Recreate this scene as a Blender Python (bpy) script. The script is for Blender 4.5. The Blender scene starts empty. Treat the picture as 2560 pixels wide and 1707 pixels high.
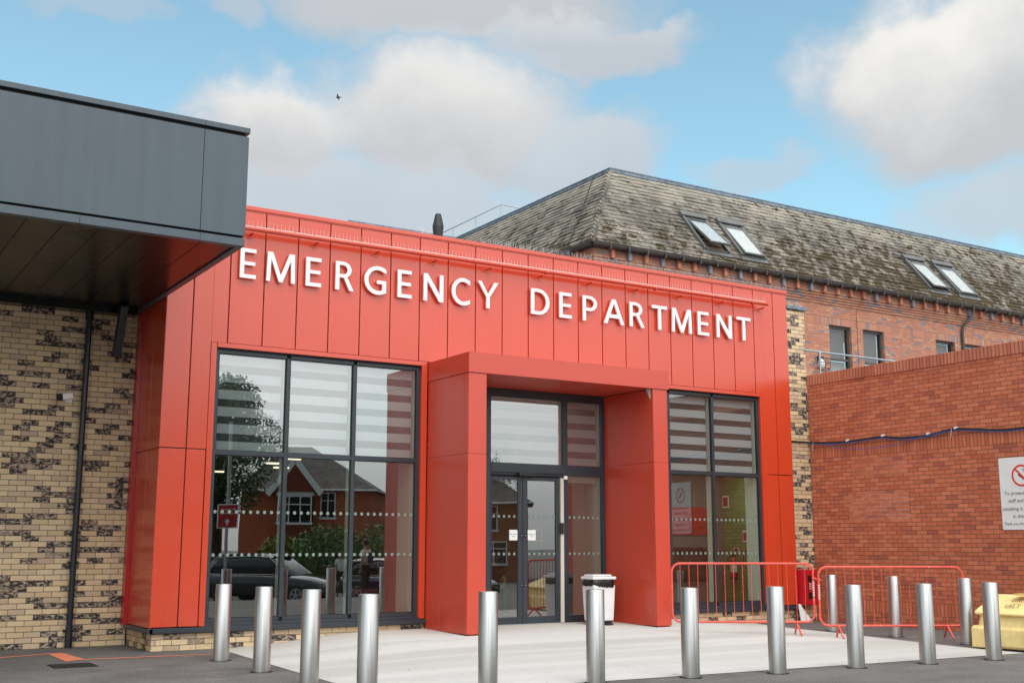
import bpy, bmesh, math, random
from mathutils import Vector, Matrix
R = math.radians
random.seed(7)
C = bpy.context.scene.collection
SC = bpy.context.scene

# ------------------------------------------------------------------ camera
cam = bpy.data.cameras.new('camera'); camo = bpy.data.objects.new('camera', cam); C.objects.link(camo)
cr = (0.84868, -0.52890, 0.00111); cu = (-0.09266, -0.14662, 0.98484); cb = (-0.52072, -0.83592, -0.17344)
m = Matrix(((cr[0], cu[0], cb[0], 0), (cr[1], cu[1], cb[1], 0), (cr[2], cu[2], cb[2], 1.525), (0, 0, 0, 1)))
camo.matrix_world = m
cam.sensor_width = 36; cam.lens = 36 * 2887.9 / 2560; cam.clip_start = 0.1; cam.clip_end = 2000
SC.camera = camo

# ------------------------------------------------------------------ node helper
class NV:
    """value in a node tree; arithmetic builds Math nodes"""
    def __init__(s, nt, sock): s.nt = nt; s.s = sock
    def _m(s, op, b=None, c=None, rev=False):
        n = s.nt.nodes.new('ShaderNodeMath'); n.operation = op
        ins = [s, b, c]
        if rev: ins = [b, s, c]
        for i, v in enumerate(ins):
            if v is None: continue
            if isinstance(v, NV): s.nt.links.new(v.s, n.inputs[i])
            else: n.inputs[i].default_value = v
        return NV(s.nt, n.outputs[0])
    def __add__(s, b): return s._m('ADD', b)
    __radd__ = __add__
    def __sub__(s, b): return s._m('SUBTRACT', b)
    def __rsub__(s, b): return s._m('SUBTRACT', b, rev=True)
    def __mul__(s, b): return s._m('MULTIPLY', b)
    __rmul__ = __mul__
    def __truediv__(s, b): return s._m('DIVIDE', b)
    def gt(s, b): return s._m('GREATER_THAN', b)
    def lt(s, b): return s._m('LESS_THAN', b)
    def mx(s, b): return s._m('MAXIMUM', b)
    def mn(s, b): return s._m('MINIMUM', b)
    def pw(s, b): return s._m('POWER', b)
    def ab(s): return s._m('ABSOLUTE')
    def smooth(s, a, b, lo=0.0, hi=1.0):
        n = s.nt.nodes.new('ShaderNodeMapRange'); n.interpolation_type = 'SMOOTHSTEP'
        s.nt.links.new(s.s, n.inputs[0])
        for i, v in zip((1, 2, 3, 4), (a, b, lo, hi)): n.inputs[i].default_value = v
        return NV(s.nt, n.outputs[0])
    def lin(s, a, b, lo=0.0, hi=1.0):
        n = s.nt.nodes.new('ShaderNodeMapRange'); s.nt.links.new(s.s, n.inputs[0])
        for i, v in zip((1, 2, 3, 4), (a, b, lo, hi)): n.inputs[i].default_value = v
        return NV(s.nt, n.outputs[0])

def lnk(nt, a, b): nt.links.new(a.s if isinstance(a, NV) else a, b)
def setin(nt, sock, v):
    if isinstance(v, NV): nt.links.new(v.s, sock)
    elif isinstance(v, bpy.types.NodeSocket): nt.links.new(v, sock)
    elif isinstance(v, (tuple, list)) and len(v) == 3 and sock.type == 'RGBA': sock.default_value = (*v, 1)
    else: sock.default_value = v
def mixc(nt, f, a, b, mode='MIX'):
    n = nt.nodes.new('ShaderNodeMix'); n.data_type = 'RGBA'; n.blend_type = mode
    setin(nt, n.inputs[0], f); setin(nt, n.inputs[6], a); setin(nt, n.inputs[7], b)
    return n.outputs[2]
def noise(nt, vec, scale, detail=4, rough=0.55, dist=0.0, col=False):
    n = nt.nodes.new('ShaderNodeTexNoise'); n.inputs['Scale'].default_value = scale
    n.inputs['Detail'].default_value = detail; n.inputs['Roughness'].default_value = rough
    n.inputs['Distortion'].default_value = dist
    if vec is not None: nt.links.new(vec, n.inputs['Vector'])
    return n.outputs['Color'] if col else NV(nt, n.outputs['Fac'])
def vecmap(nt, vec, scale=(1, 1, 1), loc=(0, 0, 0)):
    n = nt.nodes.new('ShaderNodeMapping'); n.inputs['Scale'].default_value = scale; n.inputs['Location'].default_value = loc
    nt.links.new(vec, n.inputs['Vector']); return n.outputs[0]
def comb(nt, x, y, z=0.0):
    n = nt.nodes.new('ShaderNodeCombineXYZ')
    for i, v in enumerate((x, y, z)): setin(nt, n.inputs[i], v)
    return n.outputs[0]
def sep(nt, v):
    n = nt.nodes.new('ShaderNodeSeparateXYZ'); nt.links.new(v, n.inputs[0]); return [NV(nt, o) for o in n.outputs]

# ------------------------------------------------------------------ world: sky with clouds, laid out by compass bearing and elevation
SUN_EL, SUN_AZ = 54.0, 190.0      # bearing measured from +Y towards +X
w = bpy.data.worlds.new('World'); SC.world = w; w.use_nodes = True
nt = w.node_tree; nt.nodes.clear()
wo = nt.nodes.new('ShaderNodeOutputWorld'); bg = nt.nodes.new('ShaderNodeBackground'); nt.links.new(bg.outputs[0], wo.inputs[0])
sky = nt.nodes.new('ShaderNodeTexSky'); sky.sky_type = 'NISHITA'; sky.sun_disc = False
sky.sun_elevation = R(SUN_EL); sky.sun_rotation = R(SUN_AZ); sky.air_density = 1.0; sky.dust_density = 1.0; sky.ozone_density = 1.6
tc = nt.nodes.new('ShaderNodeTexCoord'); g = tc.outputs['Generated']
dx, dy, dz = sep(nt, g)
n = nt.nodes.new('ShaderNodeMath'); n.operation = 'ARCTAN2'; lnk(nt, dx, n.inputs[0]); lnk(nt, dy, n.inputs[1])
az = NV(nt, n.outputs[0]) * 57.2958
el = dz._m('ARCSINE') * 57.2958
wn = noise(nt, g, 9.0, 7, 0.58); wn2 = noise(nt, vecmap(nt, g, (1, 1, 1), (3.1, 7.7, 1.9)), 9.0, 7, 0.58)
wl = noise(nt, vecmap(nt, g, (1, 1, 1.6), (5, 2, 9)), 3.2, 5, 0.55)
azw = az + (wn - 0.5) * 9.0; elw = el + (wn2 - 0.5) * 6.5
dens = None; shade = None
BL = [  # az, el, half width, half height, strength, top brightness
 (19.6, 20.0, 4.6, 2.9, 1.0, .95), (28.4, 20.9, 7.0, 3.6, 1.0, .75), (34.6, 19.4, 4.6, 2.6, .8, .5), (24.0, 16.6, 9.6, 2.2, .8, .25),
 (29.1, 26.3, 9.5, 1.9, .95, .1), (36.3, 24.6, 5.3, 1.25, .85, .6), (54.6, 21.5, 6.6, 4.4, 1.2, .95), (56.5, 15.0, 4.6, 2.2, .7, .3),
 (44.5, 18.0, 3.2, 1.0, .5, .3), (17.8, 25.2, 1.7, 1.1, .55, .1), (11.0, 24.6, 3.3, .9, .35, .1), (39.0, 16.4, 5.0, .9, .3, .3)]
for (a, e, hw, hh, st, tb) in BL:
    u = (azw - a) * (1 / hw); v = (elw - e) * (1 / hh)
    d = ((u * u + v * v) * -1.0 + 1.35).smooth(-0.25, 1.0, 0, st)
    t = ((el - e) * (1 / hh) + (wn - .5) * 2.2).smooth(-0.9, 1.1, 0.0, tb) * d
    dens = d if dens is None else dens.mx(d); shade = t if shade is None else shade.mx(t)
# everywhere outside the picture: broken cloud, brighter round the sun
rest = (wl * 1.0).smooth(0.36, 0.60) * (az - 33.0).ab().smooth(26, 44)
back = (dy * -1.0).smooth(0.0, 0.8) * dz.smooth(-0.02, 0.12)
dens = dens.mx(rest).mx(back * wl.smooth(.36, .52, .45, .95)).mx(dz.smooth(0.55, 0.8, 0, .85)).mn(1.0)
sunv = (math.sin(R(SUN_AZ)) * math.cos(R(SUN_EL)), math.cos(R(SUN_AZ)) * math.cos(R(SUN_EL)), math.sin(R(SUN_EL)))
cs = dx * sunv[0] + dy * sunv[1] + dz * sunv[2]
glow = cs.mx(0.0).pw(2.0)
skc = nt.nodes.new('ShaderNodeHueSaturation'); skc.inputs['Saturation'].default_value = 0.82; skc.inputs['Value'].default_value = 1.0
lnk(nt, sky.outputs[0], skc.inputs['Color'])
base = mixc(nt, 1.0, skc.outputs[0], (1.25, 1.66, 1.50), 'MULTIPLY')
base = mixc(nt, dz.smooth(0.0, 0.16, .85, 0.0), base, (5.2, 5.6, 6.0))
cl_lo = (4.1, 4.2, 4.4); cl_hi = (6.5, 6.4, 6.2)
cc = mixc(nt, shade.mn(1.0), cl_lo, cl_hi)
cc = mixc(nt, back * (wl * 0.5 + 0.65) * dz.smooth(0.05, 0.6, 0.52, 1.0), cc, (18.0, 18.3, 18.6))
cc = mixc(nt, glow * 0.8, cc, (17.0, 16.8, 16.2))
col = mixc(nt, dens, base, cc)
lnk(nt, col, bg.inputs[0]); bg.inputs[1].default_value = 0.105

# ------------------------------------------------------------------ sun
sl = bpy.data.lights.new('sun', 'SUN'); sl.energy = 1.15; sl.angle = R(48); sl.color = (1.0, .965, .91)
so = bpy.data.objects.new('sun', sl); C.objects.link(so)
so.rotation_euler = Vector(sunv).to_track_quat('Z', 'Y').to_euler()
SC.view_settings.view_transform = 'Standard'; SC.view_settings.look = 'None'; SC.view_settings.gamma = 1; SC.view_settings.exposure = 0.43
SC.cycles.max_bounces = 8; SC.cycles.transparent_max_bounces = 12
SC.cycles.use_denoising = True

# ------------------------------------------------------------------ mesh helpers
ORG = {}
def thing(name, label, cat, loc, group=None):
    o = bpy.data.objects.new(name, None); C.objects.link(o); o.location = loc; o.empty_display_size = .2
    o['label'] = label; o['category'] = cat
    if group: o['group'] = group
    ORG[o] = Vector(loc); return o
def tag(o, label, cat, group=None):
    o['label'] = label; o['category'] = cat
    if group: o['group'] = group
    return o
class MB:
    def __init__(s): s.v = []; s.f = []; s.mi = []; s.sm = []; s.cm = 0
    def add(s, vs, fs, smooth=False, mi=None):
        o = len(s.v); s.v += [tuple(v) for v in vs]
        for f in fs: s.f.append(tuple(i + o for i in f)); s.mi.append(s.cm if mi is None else mi); s.sm.append(smooth)
        return s
    def box(s, x0, x1, y0, y1, z0, z1, mi=None):
        vs = [(x, y, z) for z in (z0, z1) for y in (y0, y1) for x in (x0, x1)]
        return s.add(vs, [(0, 2, 3, 1), (4, 5, 7, 6), (0, 1, 5, 4), (2, 6, 7, 3), (0, 4, 6, 2), (1, 3, 7, 5)], mi=mi)
    def obox(s, c, ax, ay, az_, hx, hy, hz, mi=None):
        c = Vector(c); ax = Vector(ax).normalized(); ay = Vector(ay).normalized(); az_ = Vector(az_).normalized()
        vs = [c + ax * hx * i + ay * hy * j + az_ * hz * k for k in (-1, 1) for j in (-1, 1) for i in (-1, 1)]
        return s.add(vs, [(0, 2, 3, 1), (4, 5, 7, 6), (0, 1, 5, 4), (2, 6, 7, 3), (0, 4, 6, 2), (1, 3, 7, 5)], mi=mi)
    def tube(s, pts, r, n=10, cap=True, mi=None, smooth=True):
        pts = [Vector(p) for p in pts]; rs = r if isinstance(r, (list, tuple)) else [r] * len(pts)
        prev = None; rings = []
        for i, p in enumerate(pts):
            if i == 0: t = pts[1] - pts[0]
            elif i == len(pts) - 1: t = pts[-1] - pts[-2]
            else: t = (pts[i + 1] - p).normalized() + (p - pts[i - 1]).normalized()
            t.normalize()
            if prev is None:
                a = Vector((0, 0, 1)) if abs(t.z) < .9 else Vector((1, 0, 0)); u = t.cross(a).normalized()
            else: u = (prev - t * prev.dot(t)).normalized()
            prev = u; w_ = t.cross(u)
            rings.append([p + (u * math.cos(2 * math.pi * k / n) + w_ * math.sin(2 * math.pi * k / n)) * rs[i] for k in range(n)])
        vs = [v for rg in rings for v in rg]; fs = []
        for i in range(len(rings) - 1):
            for k in range(n):
                k2 = (k + 1) % n; fs.append((i * n + k, i * n + k2, (i + 1) * n + k2, (i + 1) * n + k))
        s.add(vs, fs, smooth, mi)
        if cap:
            o = len(s.v); s.v += [tuple(v) for v in rings[0]] + [tuple(v) for v in rings[-1]]
            for f in (tuple(o + k for k in reversed(range(n))), tuple(o + n + k for k in range(n))):
                s.f.append(f); s.mi.append(s.cm if mi is None else mi); s.sm.append(False)
        return s
    def cyl(s, p0, p1, r, n=16, mi=None): return s.tube([p0, p1], r, n, True, mi)
    def prism(s, poly, o, u, v, w_, d, mi=None):
        """poly in (u,v) plane at origin o, extruded by d along w_"""
        o = Vector(o); u = Vector(u); v = Vector(v); w_ = Vector(w_); k = len(poly)
        a = [o + u * p[0] + v * p[1] for p in poly]; b = [p + w_ * d for p in a]
        fs = [tuple(range(k)), tuple(reversed(range(k, 2 * k)))] + [(i, (i + 1) % k, k + (i + 1) % k, k + i) for i in range(k)]
        bm = bmesh.new(); bv = [bm.verts.new(p) for p in a + b]
        for f in fs: bm.faces.new([bv[i] for i in f])
        bm.normal_update(); bmesh.ops.triangulate(bm, faces=[f for f in bm.faces if len(f.verts) > 4]); bmesh.ops.recalc_face_normals(bm, faces=bm.faces)
        bm.verts.index_update(); vs = [tuple(q.co) for q in bm.verts]; fs = [tuple(q.index for q in f.verts) for f in bm.faces]; bm.free()
        return s.add(vs, fs, mi=mi)
    def disc(s, c, u, v, r, n=12, mi=None):
        c = Vector(c); u = Vector(u); v = Vector(v)
        return s.add([c + u * r * math.cos(2 * math.pi * k / n) + v * r * math.sin(2 * math.pi * k / n) for k in range(n)], [tuple(range(n))], mi=mi)
    def ring(s, c, u, v, r0, r1, n=32, a0=0, a1=360, mi=None):
        c = Vector(c); u = Vector(u); v = Vector(v); vs = []
        for k in range(n + 1):
            a = R(a0 + (a1 - a0) * k / n); d = u * math.cos(a) + v * math.sin(a); vs += [c + d * r0, c + d * r1]
        return s.add(vs, [(2 * k, 2 * k + 1, 2 * k + 3, 2 * k + 2) for k in range(n)], mi=mi)
    def text(s, txt, o, u, v, size, mi=None, align='LEFT', sx=1.0):
        cu_ = bpy.data.curves.new('t', 'FONT'); cu_.body = txt; cu_.size = size; cu_.align_x = align; cu_.resolution_u = 3
        ob = bpy.data.objects.new('t', cu_); me = bpy.data.meshes.new_from_object(ob)
        o = Vector(o); u = Vector(u); v = Vector(v)
        s.add([o + u * p.co.x * sx + v * p.co.y for p in me.vertices], [tuple(p.vertices) for p in me.polygons], mi=mi)
        bpy.data.objects.remove(ob); bpy.data.curves.remove(cu_); bpy.data.meshes.remove(me); return s
    def build(s, name, mats, parent=None, org=None, bevel=0, recalc=False, kind=None):
        me = bpy.data.meshes.new(name)
        if parent is not None: og = ORG[parent]
        else: og = Vector(org) if org else Vector((0, 0, 0))
        me.from_pydata([(Vector(v) - og) for v in s.v], [], s.f)
        me.validate()
        if not isinstance(mats, (list, tuple)): mats = [mats]
        for m_ in mats: me.materials.append(m_)
        if len(me.polygons) == len(s.mi):
            me.polygons.foreach_set('material_index', s.mi); me.polygons.foreach_set('use_smooth', s.sm)
        if recalc:
            bm = bmesh.new(); bm.from_mesh(me); bmesh.ops.recalc_face_normals(bm, faces=bm.faces); bm.to_mesh(me); bm.free()
        o = bpy.data.objects.new(name, me); C.objects.link(o)
        if parent is not None:
            o.parent = parent
        else: o.location = og
        ORG[o] = og
        if bevel:
            b = o.modifiers.new('bevel', 'BEVEL'); b.width = bevel; b.segments = 2; b.limit_method = 'ANGLE'; b.angle_limit = R(40)
        if kind: o['kind'] = kind
        return o
def copy_tree(o, parent=None, loc=None, rot=None):
    c = o.copy(); C.objects.link(c); c.parent = parent
    if loc is not None: c.location = loc
    if rot is not None: c.rotation_euler = rot
    for ch in list(o.children): copy_tree(ch, c)
    return c

# ------------------------------------------------------------------ materials
def mat(name, col=(.5, .5, .5), rough=.5, metal=0.0, spec=.5, var=0.0, vscale=3.0, bump=0.0, bscale=40.0, coat=0.0, emis=None):
    m_ = bpy.data.materials.new(name); m_.use_nodes = True; nt = m_.node_tree; b = nt.nodes['Principled BSDF']
    geo = nt.nodes.new('ShaderNodeNewGeometry'); pos = geo.outputs['Position']
    c = col
    nz = noise(nt, pos, vscale, 5, .6)
    lo = tuple(x * (1 - var) for x in col); hi = tuple(min(1, x * (1 + var)) for x in col)
    c = mixc(nt, nz.smooth(.3, .7), lo, hi)
    nt.links.new(c, b.inputs['Base Color'])
    r_ = (noise(nt, pos, vscale * 1.7, 4) - .5) * .15 + rough
    lnk(nt, r_, b.inputs['Roughness'])
    b.inputs['Metallic'].default_value = metal; b.inputs['Specular IOR Level'].default_value = spec
    b.inputs['Coat Weight'].default_value = coat
    if bump:
        bn = nt.nodes.new('ShaderNodeBump'); bn.inputs['Strength'].default_value = bump; bn.inputs['Distance'].default_value = .01
        lnk(nt, noise(nt, pos, bscale, 5, .65), bn.inputs['Height']); nt.links.new(bn.outputs[0], b.inputs['Normal'])
    if emis: b.inputs['Emission Color'].default_value = (*emis[0], 1); b.inputs['Emission Strength'].default_value = emis[1]
    return m_

def panel_mat(name, col, rough=.25, spec=1.25, wob=.012, streak=.03):
    """factory painted metal sheet: slight oil-canning, faint rain streaks"""
    m_ = bpy.data.materials.new(name); m_.use_nodes = True; nt = m_.node_tree; b = nt.nodes['Principled BSDF']
    pos = nt.nodes.new('ShaderNodeNewGeometry').outputs['Position']
    s1 = noise(nt, vecmap(nt, pos, (9, 9, .35)), 1.0, 5, .6); s2 = noise(nt, pos, .7, 3)
    f = (s1 * .6 + s2 * .4).smooth(.3, .7)
    c = mixc(nt, f, tuple(x * (1 - streak) for x in col), tuple(min(1, x * (1 + streak)) for x in col))
    spk = noise(nt, pos, 55, 2, .5).smooth(.77, .80) * .5
    c = mixc(nt, spk, c, (.62, .5, .45))
    zz = sep(nt, pos)[2]
    grime = zz.smooth(1.0, .2, 0, .5) * noise(nt, vecmap(nt, pos, (5, 5, 2)), 1.0, 6, .75).smooth(.42, .72) + noise(nt, vecmap(nt, pos, (22, 22, .6)), 1.0, 4, .6).smooth(.62, .8, 0, .22)
    c = mixc(nt, grime, c, mixc(nt, 1.0, c, (.62, .60, .58), 'MULTIPLY'))
    nt.links.new(c, b.inputs['Base Color'])
    lnk(nt, noise(nt, pos, 2.2, 4) * .12 + (rough - .06), b.inputs['Roughness'])
    b.inputs['Specular IOR Level'].default_value = .5; b.inputs['IOR'].default_value = 1.5 + .2 * spec
    bn = nt.nodes.new('ShaderNodeBump'); bn.inputs['Strength'].default_value = wob; bn.inputs['Distance'].default_value = .02
    lnk(nt, noise(nt, vecmap(nt, pos, (1.3, 1.3, .8)), 1.2, 2), bn.inputs['Height']); nt.links.new(bn.outputs[0], b.inputs['Normal'])
    return m_

def brick_mat(name, axis, bw, bh, mort, pal, zoff=0.0, uoff=0.0, msize=.005, dark=None, soldiers=(), patch=None, bumpd=.006, stain=.25, rough=.85):
    """pal: list of (threshold position, colour) over a per-brick random value; dark: share and colour of over-burnt bricks"""
    m_ = bpy.data.materials.new(name); m_.use_nodes = True; nt = m_.node_tree; b = nt.nodes['Principled BSDF']
    pos = nt.nodes.new('ShaderNodeNewGeometry').outputs['Position']; x, y, z = sep(nt, pos)
    u = x if axis == 'x' else y
    u = u + uoff; v = z - zoff
    def bt(vec, w_, h_, off):
        n = nt.nodes.new('ShaderNodeTexBrick'); n.offset = off; n.offset_frequency = 2
        n.inputs['Scale'].default_value = 1; n.inputs['Brick Width'].default_value = w_; n.inputs['Row Height'].default_value = h_
        n.inputs['Mortar Size'].default_value = msize; n.inputs['Mortar Smooth'].default_value = .3; n.inputs['Bias'].default_value = 0
        n.inputs['Color1'].default_value = (0, 0, 0, 1); n.inputs['Color2'].default_value = (1, 1, 1, 1); n.inputs['Mortar'].default_value = (.5, .5, .5, 1)
        nt.links.new(vec, n.inputs['Vector']); return NV(nt, n.outputs['Color']), NV(nt, n.outputs['Fac'])
    wob = (noise(nt, pos, 3, 2) - .5) * .006
    tint, mo = bt(comb(nt, u, v + wob), bw, bh, .5)
    row = ((v + wob) / bh)._m('FLOOR'); ev = 1.0 - ((row * .5)._m('FRACT') * 2.0).gt(.5); colm = ((u + ev * (bw * .5)) / bw)._m('FLOOR')
    wnz = nt.nodes.new('ShaderNodeTexWhiteNoise'); wnz.noise_dimensions = '2D'; nt.links.new(comb(nt, colm, row), wnz.inputs['Vector']); tint = NV(nt, wnz.outputs['Value'])
    for (za, zb) in soldiers:
        t2, m2 = bt(comb(nt, u, v - za), bh, zb - za, 0.0)
        k = (v.gt(za)) * (v.lt(zb))
        inv = 1.0 - k
        tint = tint * inv + t2 * k; mo = mo * inv + m2 * k
    rp = nt.nodes.new('ShaderNodeValToRGB'); lnk(nt, tint, rp.inputs[0])
    e = rp.color_ramp.elements
    while len(e) > 1: e.remove(e[-1])
    e[0].position = pal[0][0]; e[0].color = (*pal[0][1], 1)
    for p, c_ in pal[1:]:
        q = e.new(p); q.color = (*c_, 1)
    c = rp.outputs[0]
    fine = noise(nt, pos, 45, 4, .75)
    c = mixc(nt, fine.smooth(.35, .7, 0, .5), c, mixc(nt, 1.0, c, (.62, .6, .58), 'MULTIPLY'))
    if dark:
        sh, dc = dark
        sm_ = noise(nt, vecmap(nt, pos, (17, 17, 30)), 1.0, 5, .7)
        k = tint.smooth(1 - sh - .03, 1 - sh + .05) * sm_.smooth(.41, .54)
        c = mixc(nt, k, c, dc)
        k2 = noise(nt, vecmap(nt, pos, (14, 14, 26), (4, 4, 1)), 1.0, 4, .7).smooth(.63, .70) * .75
        c = mixc(nt, k2, c, tuple(q * 1.6 for q in dc))
    mc = mixc(nt, noise(nt, pos, 5, 4).smooth(.3, .7), tuple(q * .8 for q in mort), tuple(q * 1.15 for q in mort))
    if patch:
        for (u0, u1, z0, z1, pc, strength) in patch:
            k = u.gt(u0) * u.lt(u1) * v.gt(z0) * v.lt(z1) * noise(nt, pos, 6, 5, .7).smooth(.3, .55) * strength
            mc = mixc(nt, k, mc, pc)
    c = mixc(nt, mo, c, mc)
    st = noise(nt, vecmap(nt, pos, (.8, .8, .35)), 1.3, 5, .6)
    c = mixc(nt, st.smooth(.42, .75, 0, stain), c, mixc(nt, 1.0, c, (.55, .5, .46), 'MULTIPLY'))
    wh = noise(nt, vecmap(nt, pos, (3, 3, 5), (9, 1, 3)), 1.0, 6, .75).smooth(.66, .78) * .28
    c = mixc(nt, wh, c, (.6, .55, .5))
    nt.links.new(c, b.inputs['Base Color']); b.inputs['Roughness'].default_value = rough; b.inputs['Specular IOR Level'].default_value = .25
    bn = nt.nodes.new('ShaderNodeBump'); bn.inputs['Strength'].default_value = 1; bn.inputs['Distance'].default_value = bumpd
    lnk(nt, (1.0 - mo) + fine * .25 + tint * .15, bn.inputs['Height']); nt.links.new(bn.outputs[0], b.inputs['Normal'])
    return m_

def glass_mat(name, tint=(.86, .93, .89), refl=.31, wob=.02, wscale=.8):
    """sealed glazing: clear with a mirror-like outer face and the slight bow of a double glazed unit"""
    m_ = bpy.data.materials.new(name); m_.use_nodes = True; nt = m_.node_tree; nt.nodes.clear()
    out = nt.nodes.new('ShaderNodeOutputMaterial'); mx = nt.nodes.new('ShaderNodeMixShader')
    tr = nt.nodes.new('ShaderNodeBsdfTransparent'); gl = nt.nodes.new('ShaderNodeBsdfGlossy')
    tr.inputs[0].default_value = (*tint, 1); gl.inputs[0].default_value = (.95, .97, .96, 1); gl.inputs['Roughness'].default_value = .0
    ge = nt.nodes.new('ShaderNodeNewGeometry'); pos = ge.outputs['Position']
    vm = nt.nodes.new('ShaderNodeVectorMath'); vm.operation = 'DOT_PRODUCT'; nt.links.new(ge.outputs['Incoming'], vm.inputs[0]); nt.links.new(ge.outputs['Normal'], vm.inputs[1])
    cosi = NV(nt, vm.outputs['Value']).ab().mn(1.0)
    bn = nt.nodes.new('ShaderNodeBump'); bn.inputs['Strength'].default_value = wob; bn.inputs['Distance'].default_value = .05
    lnk(nt, noise(nt, pos, wscale, 1, .3), bn.inputs['Height']); nt.links.new(bn.outputs[0], gl.inputs['Normal'])
    f = ((1.0 - cosi).pw(5.0) * (1.0 - refl) + refl).mn(1.0)
    lnk(nt, f, mx.inputs[0]); nt.links.new(tr.outputs[0], mx.inputs[1]); nt.links.new(gl.outputs[0], mx.inputs[2]); nt.links.new(mx.outputs[0], out.inputs[0])
    return m_

RED = (.60, .054, .017)
M_red = panel_mat('red_panel_paint', RED)
M_reddk = panel_mat('red_panel_joint', (.20, .006, .006), .6, .2)  # same red, darkened for the shade inside the panel gaps
M_portal = panel_mat('red_portal_paint', (.54, .052, .024), .36, .9, .0)
M_grey = panel_mat('anthracite_fascia', (.052, .073, .093), .42, .3, .03, .12)
M_frame = mat('anthracite_frame', (.030, .038, .048), .35, 0, .5, .08, 4)
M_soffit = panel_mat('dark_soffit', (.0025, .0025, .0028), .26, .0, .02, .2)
M_gasket = mat('black_gasket', (.006, .006, .007), .6)
M_white = mat('white_letter_paint', (.86, .86, .87), .35, 0, .5, .02)
M_steel = None
M_zinc = mat('galvanised_steel', (.45, .47, .48), .45, .85, .5, .12, 20)
M_lead = mat('lead_flashing', (.16, .20, .24), .5, .2, .5, .3, 6, .3, 30)
M_glass = glass_mat('window_glass')
M_glassr = glass_mat('right_window_glass', (.86, .93, .89), .17)
M_glassd = glass_mat('door_glass', (.74, .82, .78), .27, .02)
M_dot = mat('frosted_dot', (.21, .26, .23), .7, 0, .3)
M_plaster = mat('interior_plaster', (.60, .55, .48), .9, 0, .2, .05)
M_jamb = mat('white_inner_jamb', (.48, .56, .48), .6, 0, .3)
M_floor = mat('interior_floor', (.045, .042, .04), .35, 0, .5, .2)
M_dkwall = mat('interior_brown_wall', (.045, .032, .026), .8, 0, .3)
M_ceil = mat('interior_ceiling', (.12, .12, .115), .9)
M_lampfill = mat('ceiling_lamp_or_fill', (.9, .85, .7), .5, emis=((1, .86, .62), 1.5))
M_green = brick_mat('green_painted_block', 'x', .45, .225, (.10, .17, .05), [(0, (.15, .28, .09)), (1, (.19, .34, .11))], bumpd=.004, stain=.1)
M_black = mat('black_plastic', (.015, .015, .017), .4)
M_pipe = mat('dark_pipe', (.018, .022, .028), .32, .3, .5, .15)
M_brownpipe = mat('brown_gutter', (.075, .060, .050), .4, 0, .5, .25, 5)
M_signred = mat('sign_red', (.42, .02, .02), .4)
M_signwhite = mat('sign_white', (.80, .82, .80), .45, 0, .4, .02)
M_txt = mat('sign_black', (.03, .03, .03), .6)
M_ringred = mat('prohibition_red', (.75, .06, .05), .4)
M_cabred = mat('cabinet_red', (.50, .006, .018), .35, 0, .6, .05)
M_barrier = mat('barrier_red_paint', (.74, .085, .055), .42, 0, .6, .15, 14)
def chips(m_, sc, thr, c2, amt=.8):
    nt = m_.node_tree; b = nt.nodes['Principled BSDF']; old = b.inputs['Base Color'].links[0].from_socket; pos = nt.nodes.new('ShaderNodeNewGeometry').outputs['Position']
    nt.links.new(mixc(nt, noise(nt, pos, sc, 5, .7).smooth(thr, thr + .04, 0, amt), old, c2), b.inputs['Base Color'])
chips(M_barrier, 16, .63, (.70, .52, .46))
M_binw = mat('bin_white', (.74, .74, .75), .38, 0, .5, .04)
M_bag = mat('bin_liner_black', (.008, .008, .009), .25, 0, .6, .2, 20, 1.0, 30)
M_yellow = mat('grit_bin_yellow', (.84, .66, .28), .55, 0, .4, .10, 6, .15, 60)
chips(M_yellow, 7, .64, (.42, .34, .20), .6); chips(M_binw, 9, .66, (.45, .44, .42), .4)
M_orange = mat('road_paint_orange', (.78, .25, .14), .8, 0, .2, .2, 25, .3, 80)
M_blue = mat('blue_cable', (.05, .12, .38), .45)

def steel_mat():
    m_ = bpy.data.materials.new('brushed_stainless'); m_.use_nodes = True; nt = m_.node_tree; b = nt.nodes['Principled BSDF']
    tc = nt.nodes.new('ShaderNodeTexCoord'); ob = tc.outputs['Object']
    s1 = noise(nt, vecmap(nt, ob, (60, 60, 1.2)), 1.0, 4, .6); s2 = noise(nt, vecmap(nt, ob, (3, 3, 300)), 1.0, 3, .6)
    b.inputs['Metallic'].default_value = 1
    nt.links.new(mixc(nt, s1.smooth(.3, .7), (.40, .395, .38), (.56, .55, .53)), b.inputs['Base Color'])
    lnk(nt, s2 * .10 + s1 * .12 + noise(nt, vecmap(nt, ob, (4, 4, 5)), 1.0, 5, .7) * .12 + .18, b.inputs['Roughness'])
    b.inputs['Anisotropic'].default_value = .3
    bn = nt.nodes.new('ShaderNodeBump'); bn.inputs['Strength'].default_value = .06; bn.inputs['Distance'].default_value = .002
    lnk(nt, noise(nt, vecmap(nt, ob, (24, 24, .4)), 1.0, 3), bn.inputs['Height']); nt.links.new(bn.outputs[0], b.inputs['Normal'])
    return m_
M_steel = steel_mat()

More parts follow.
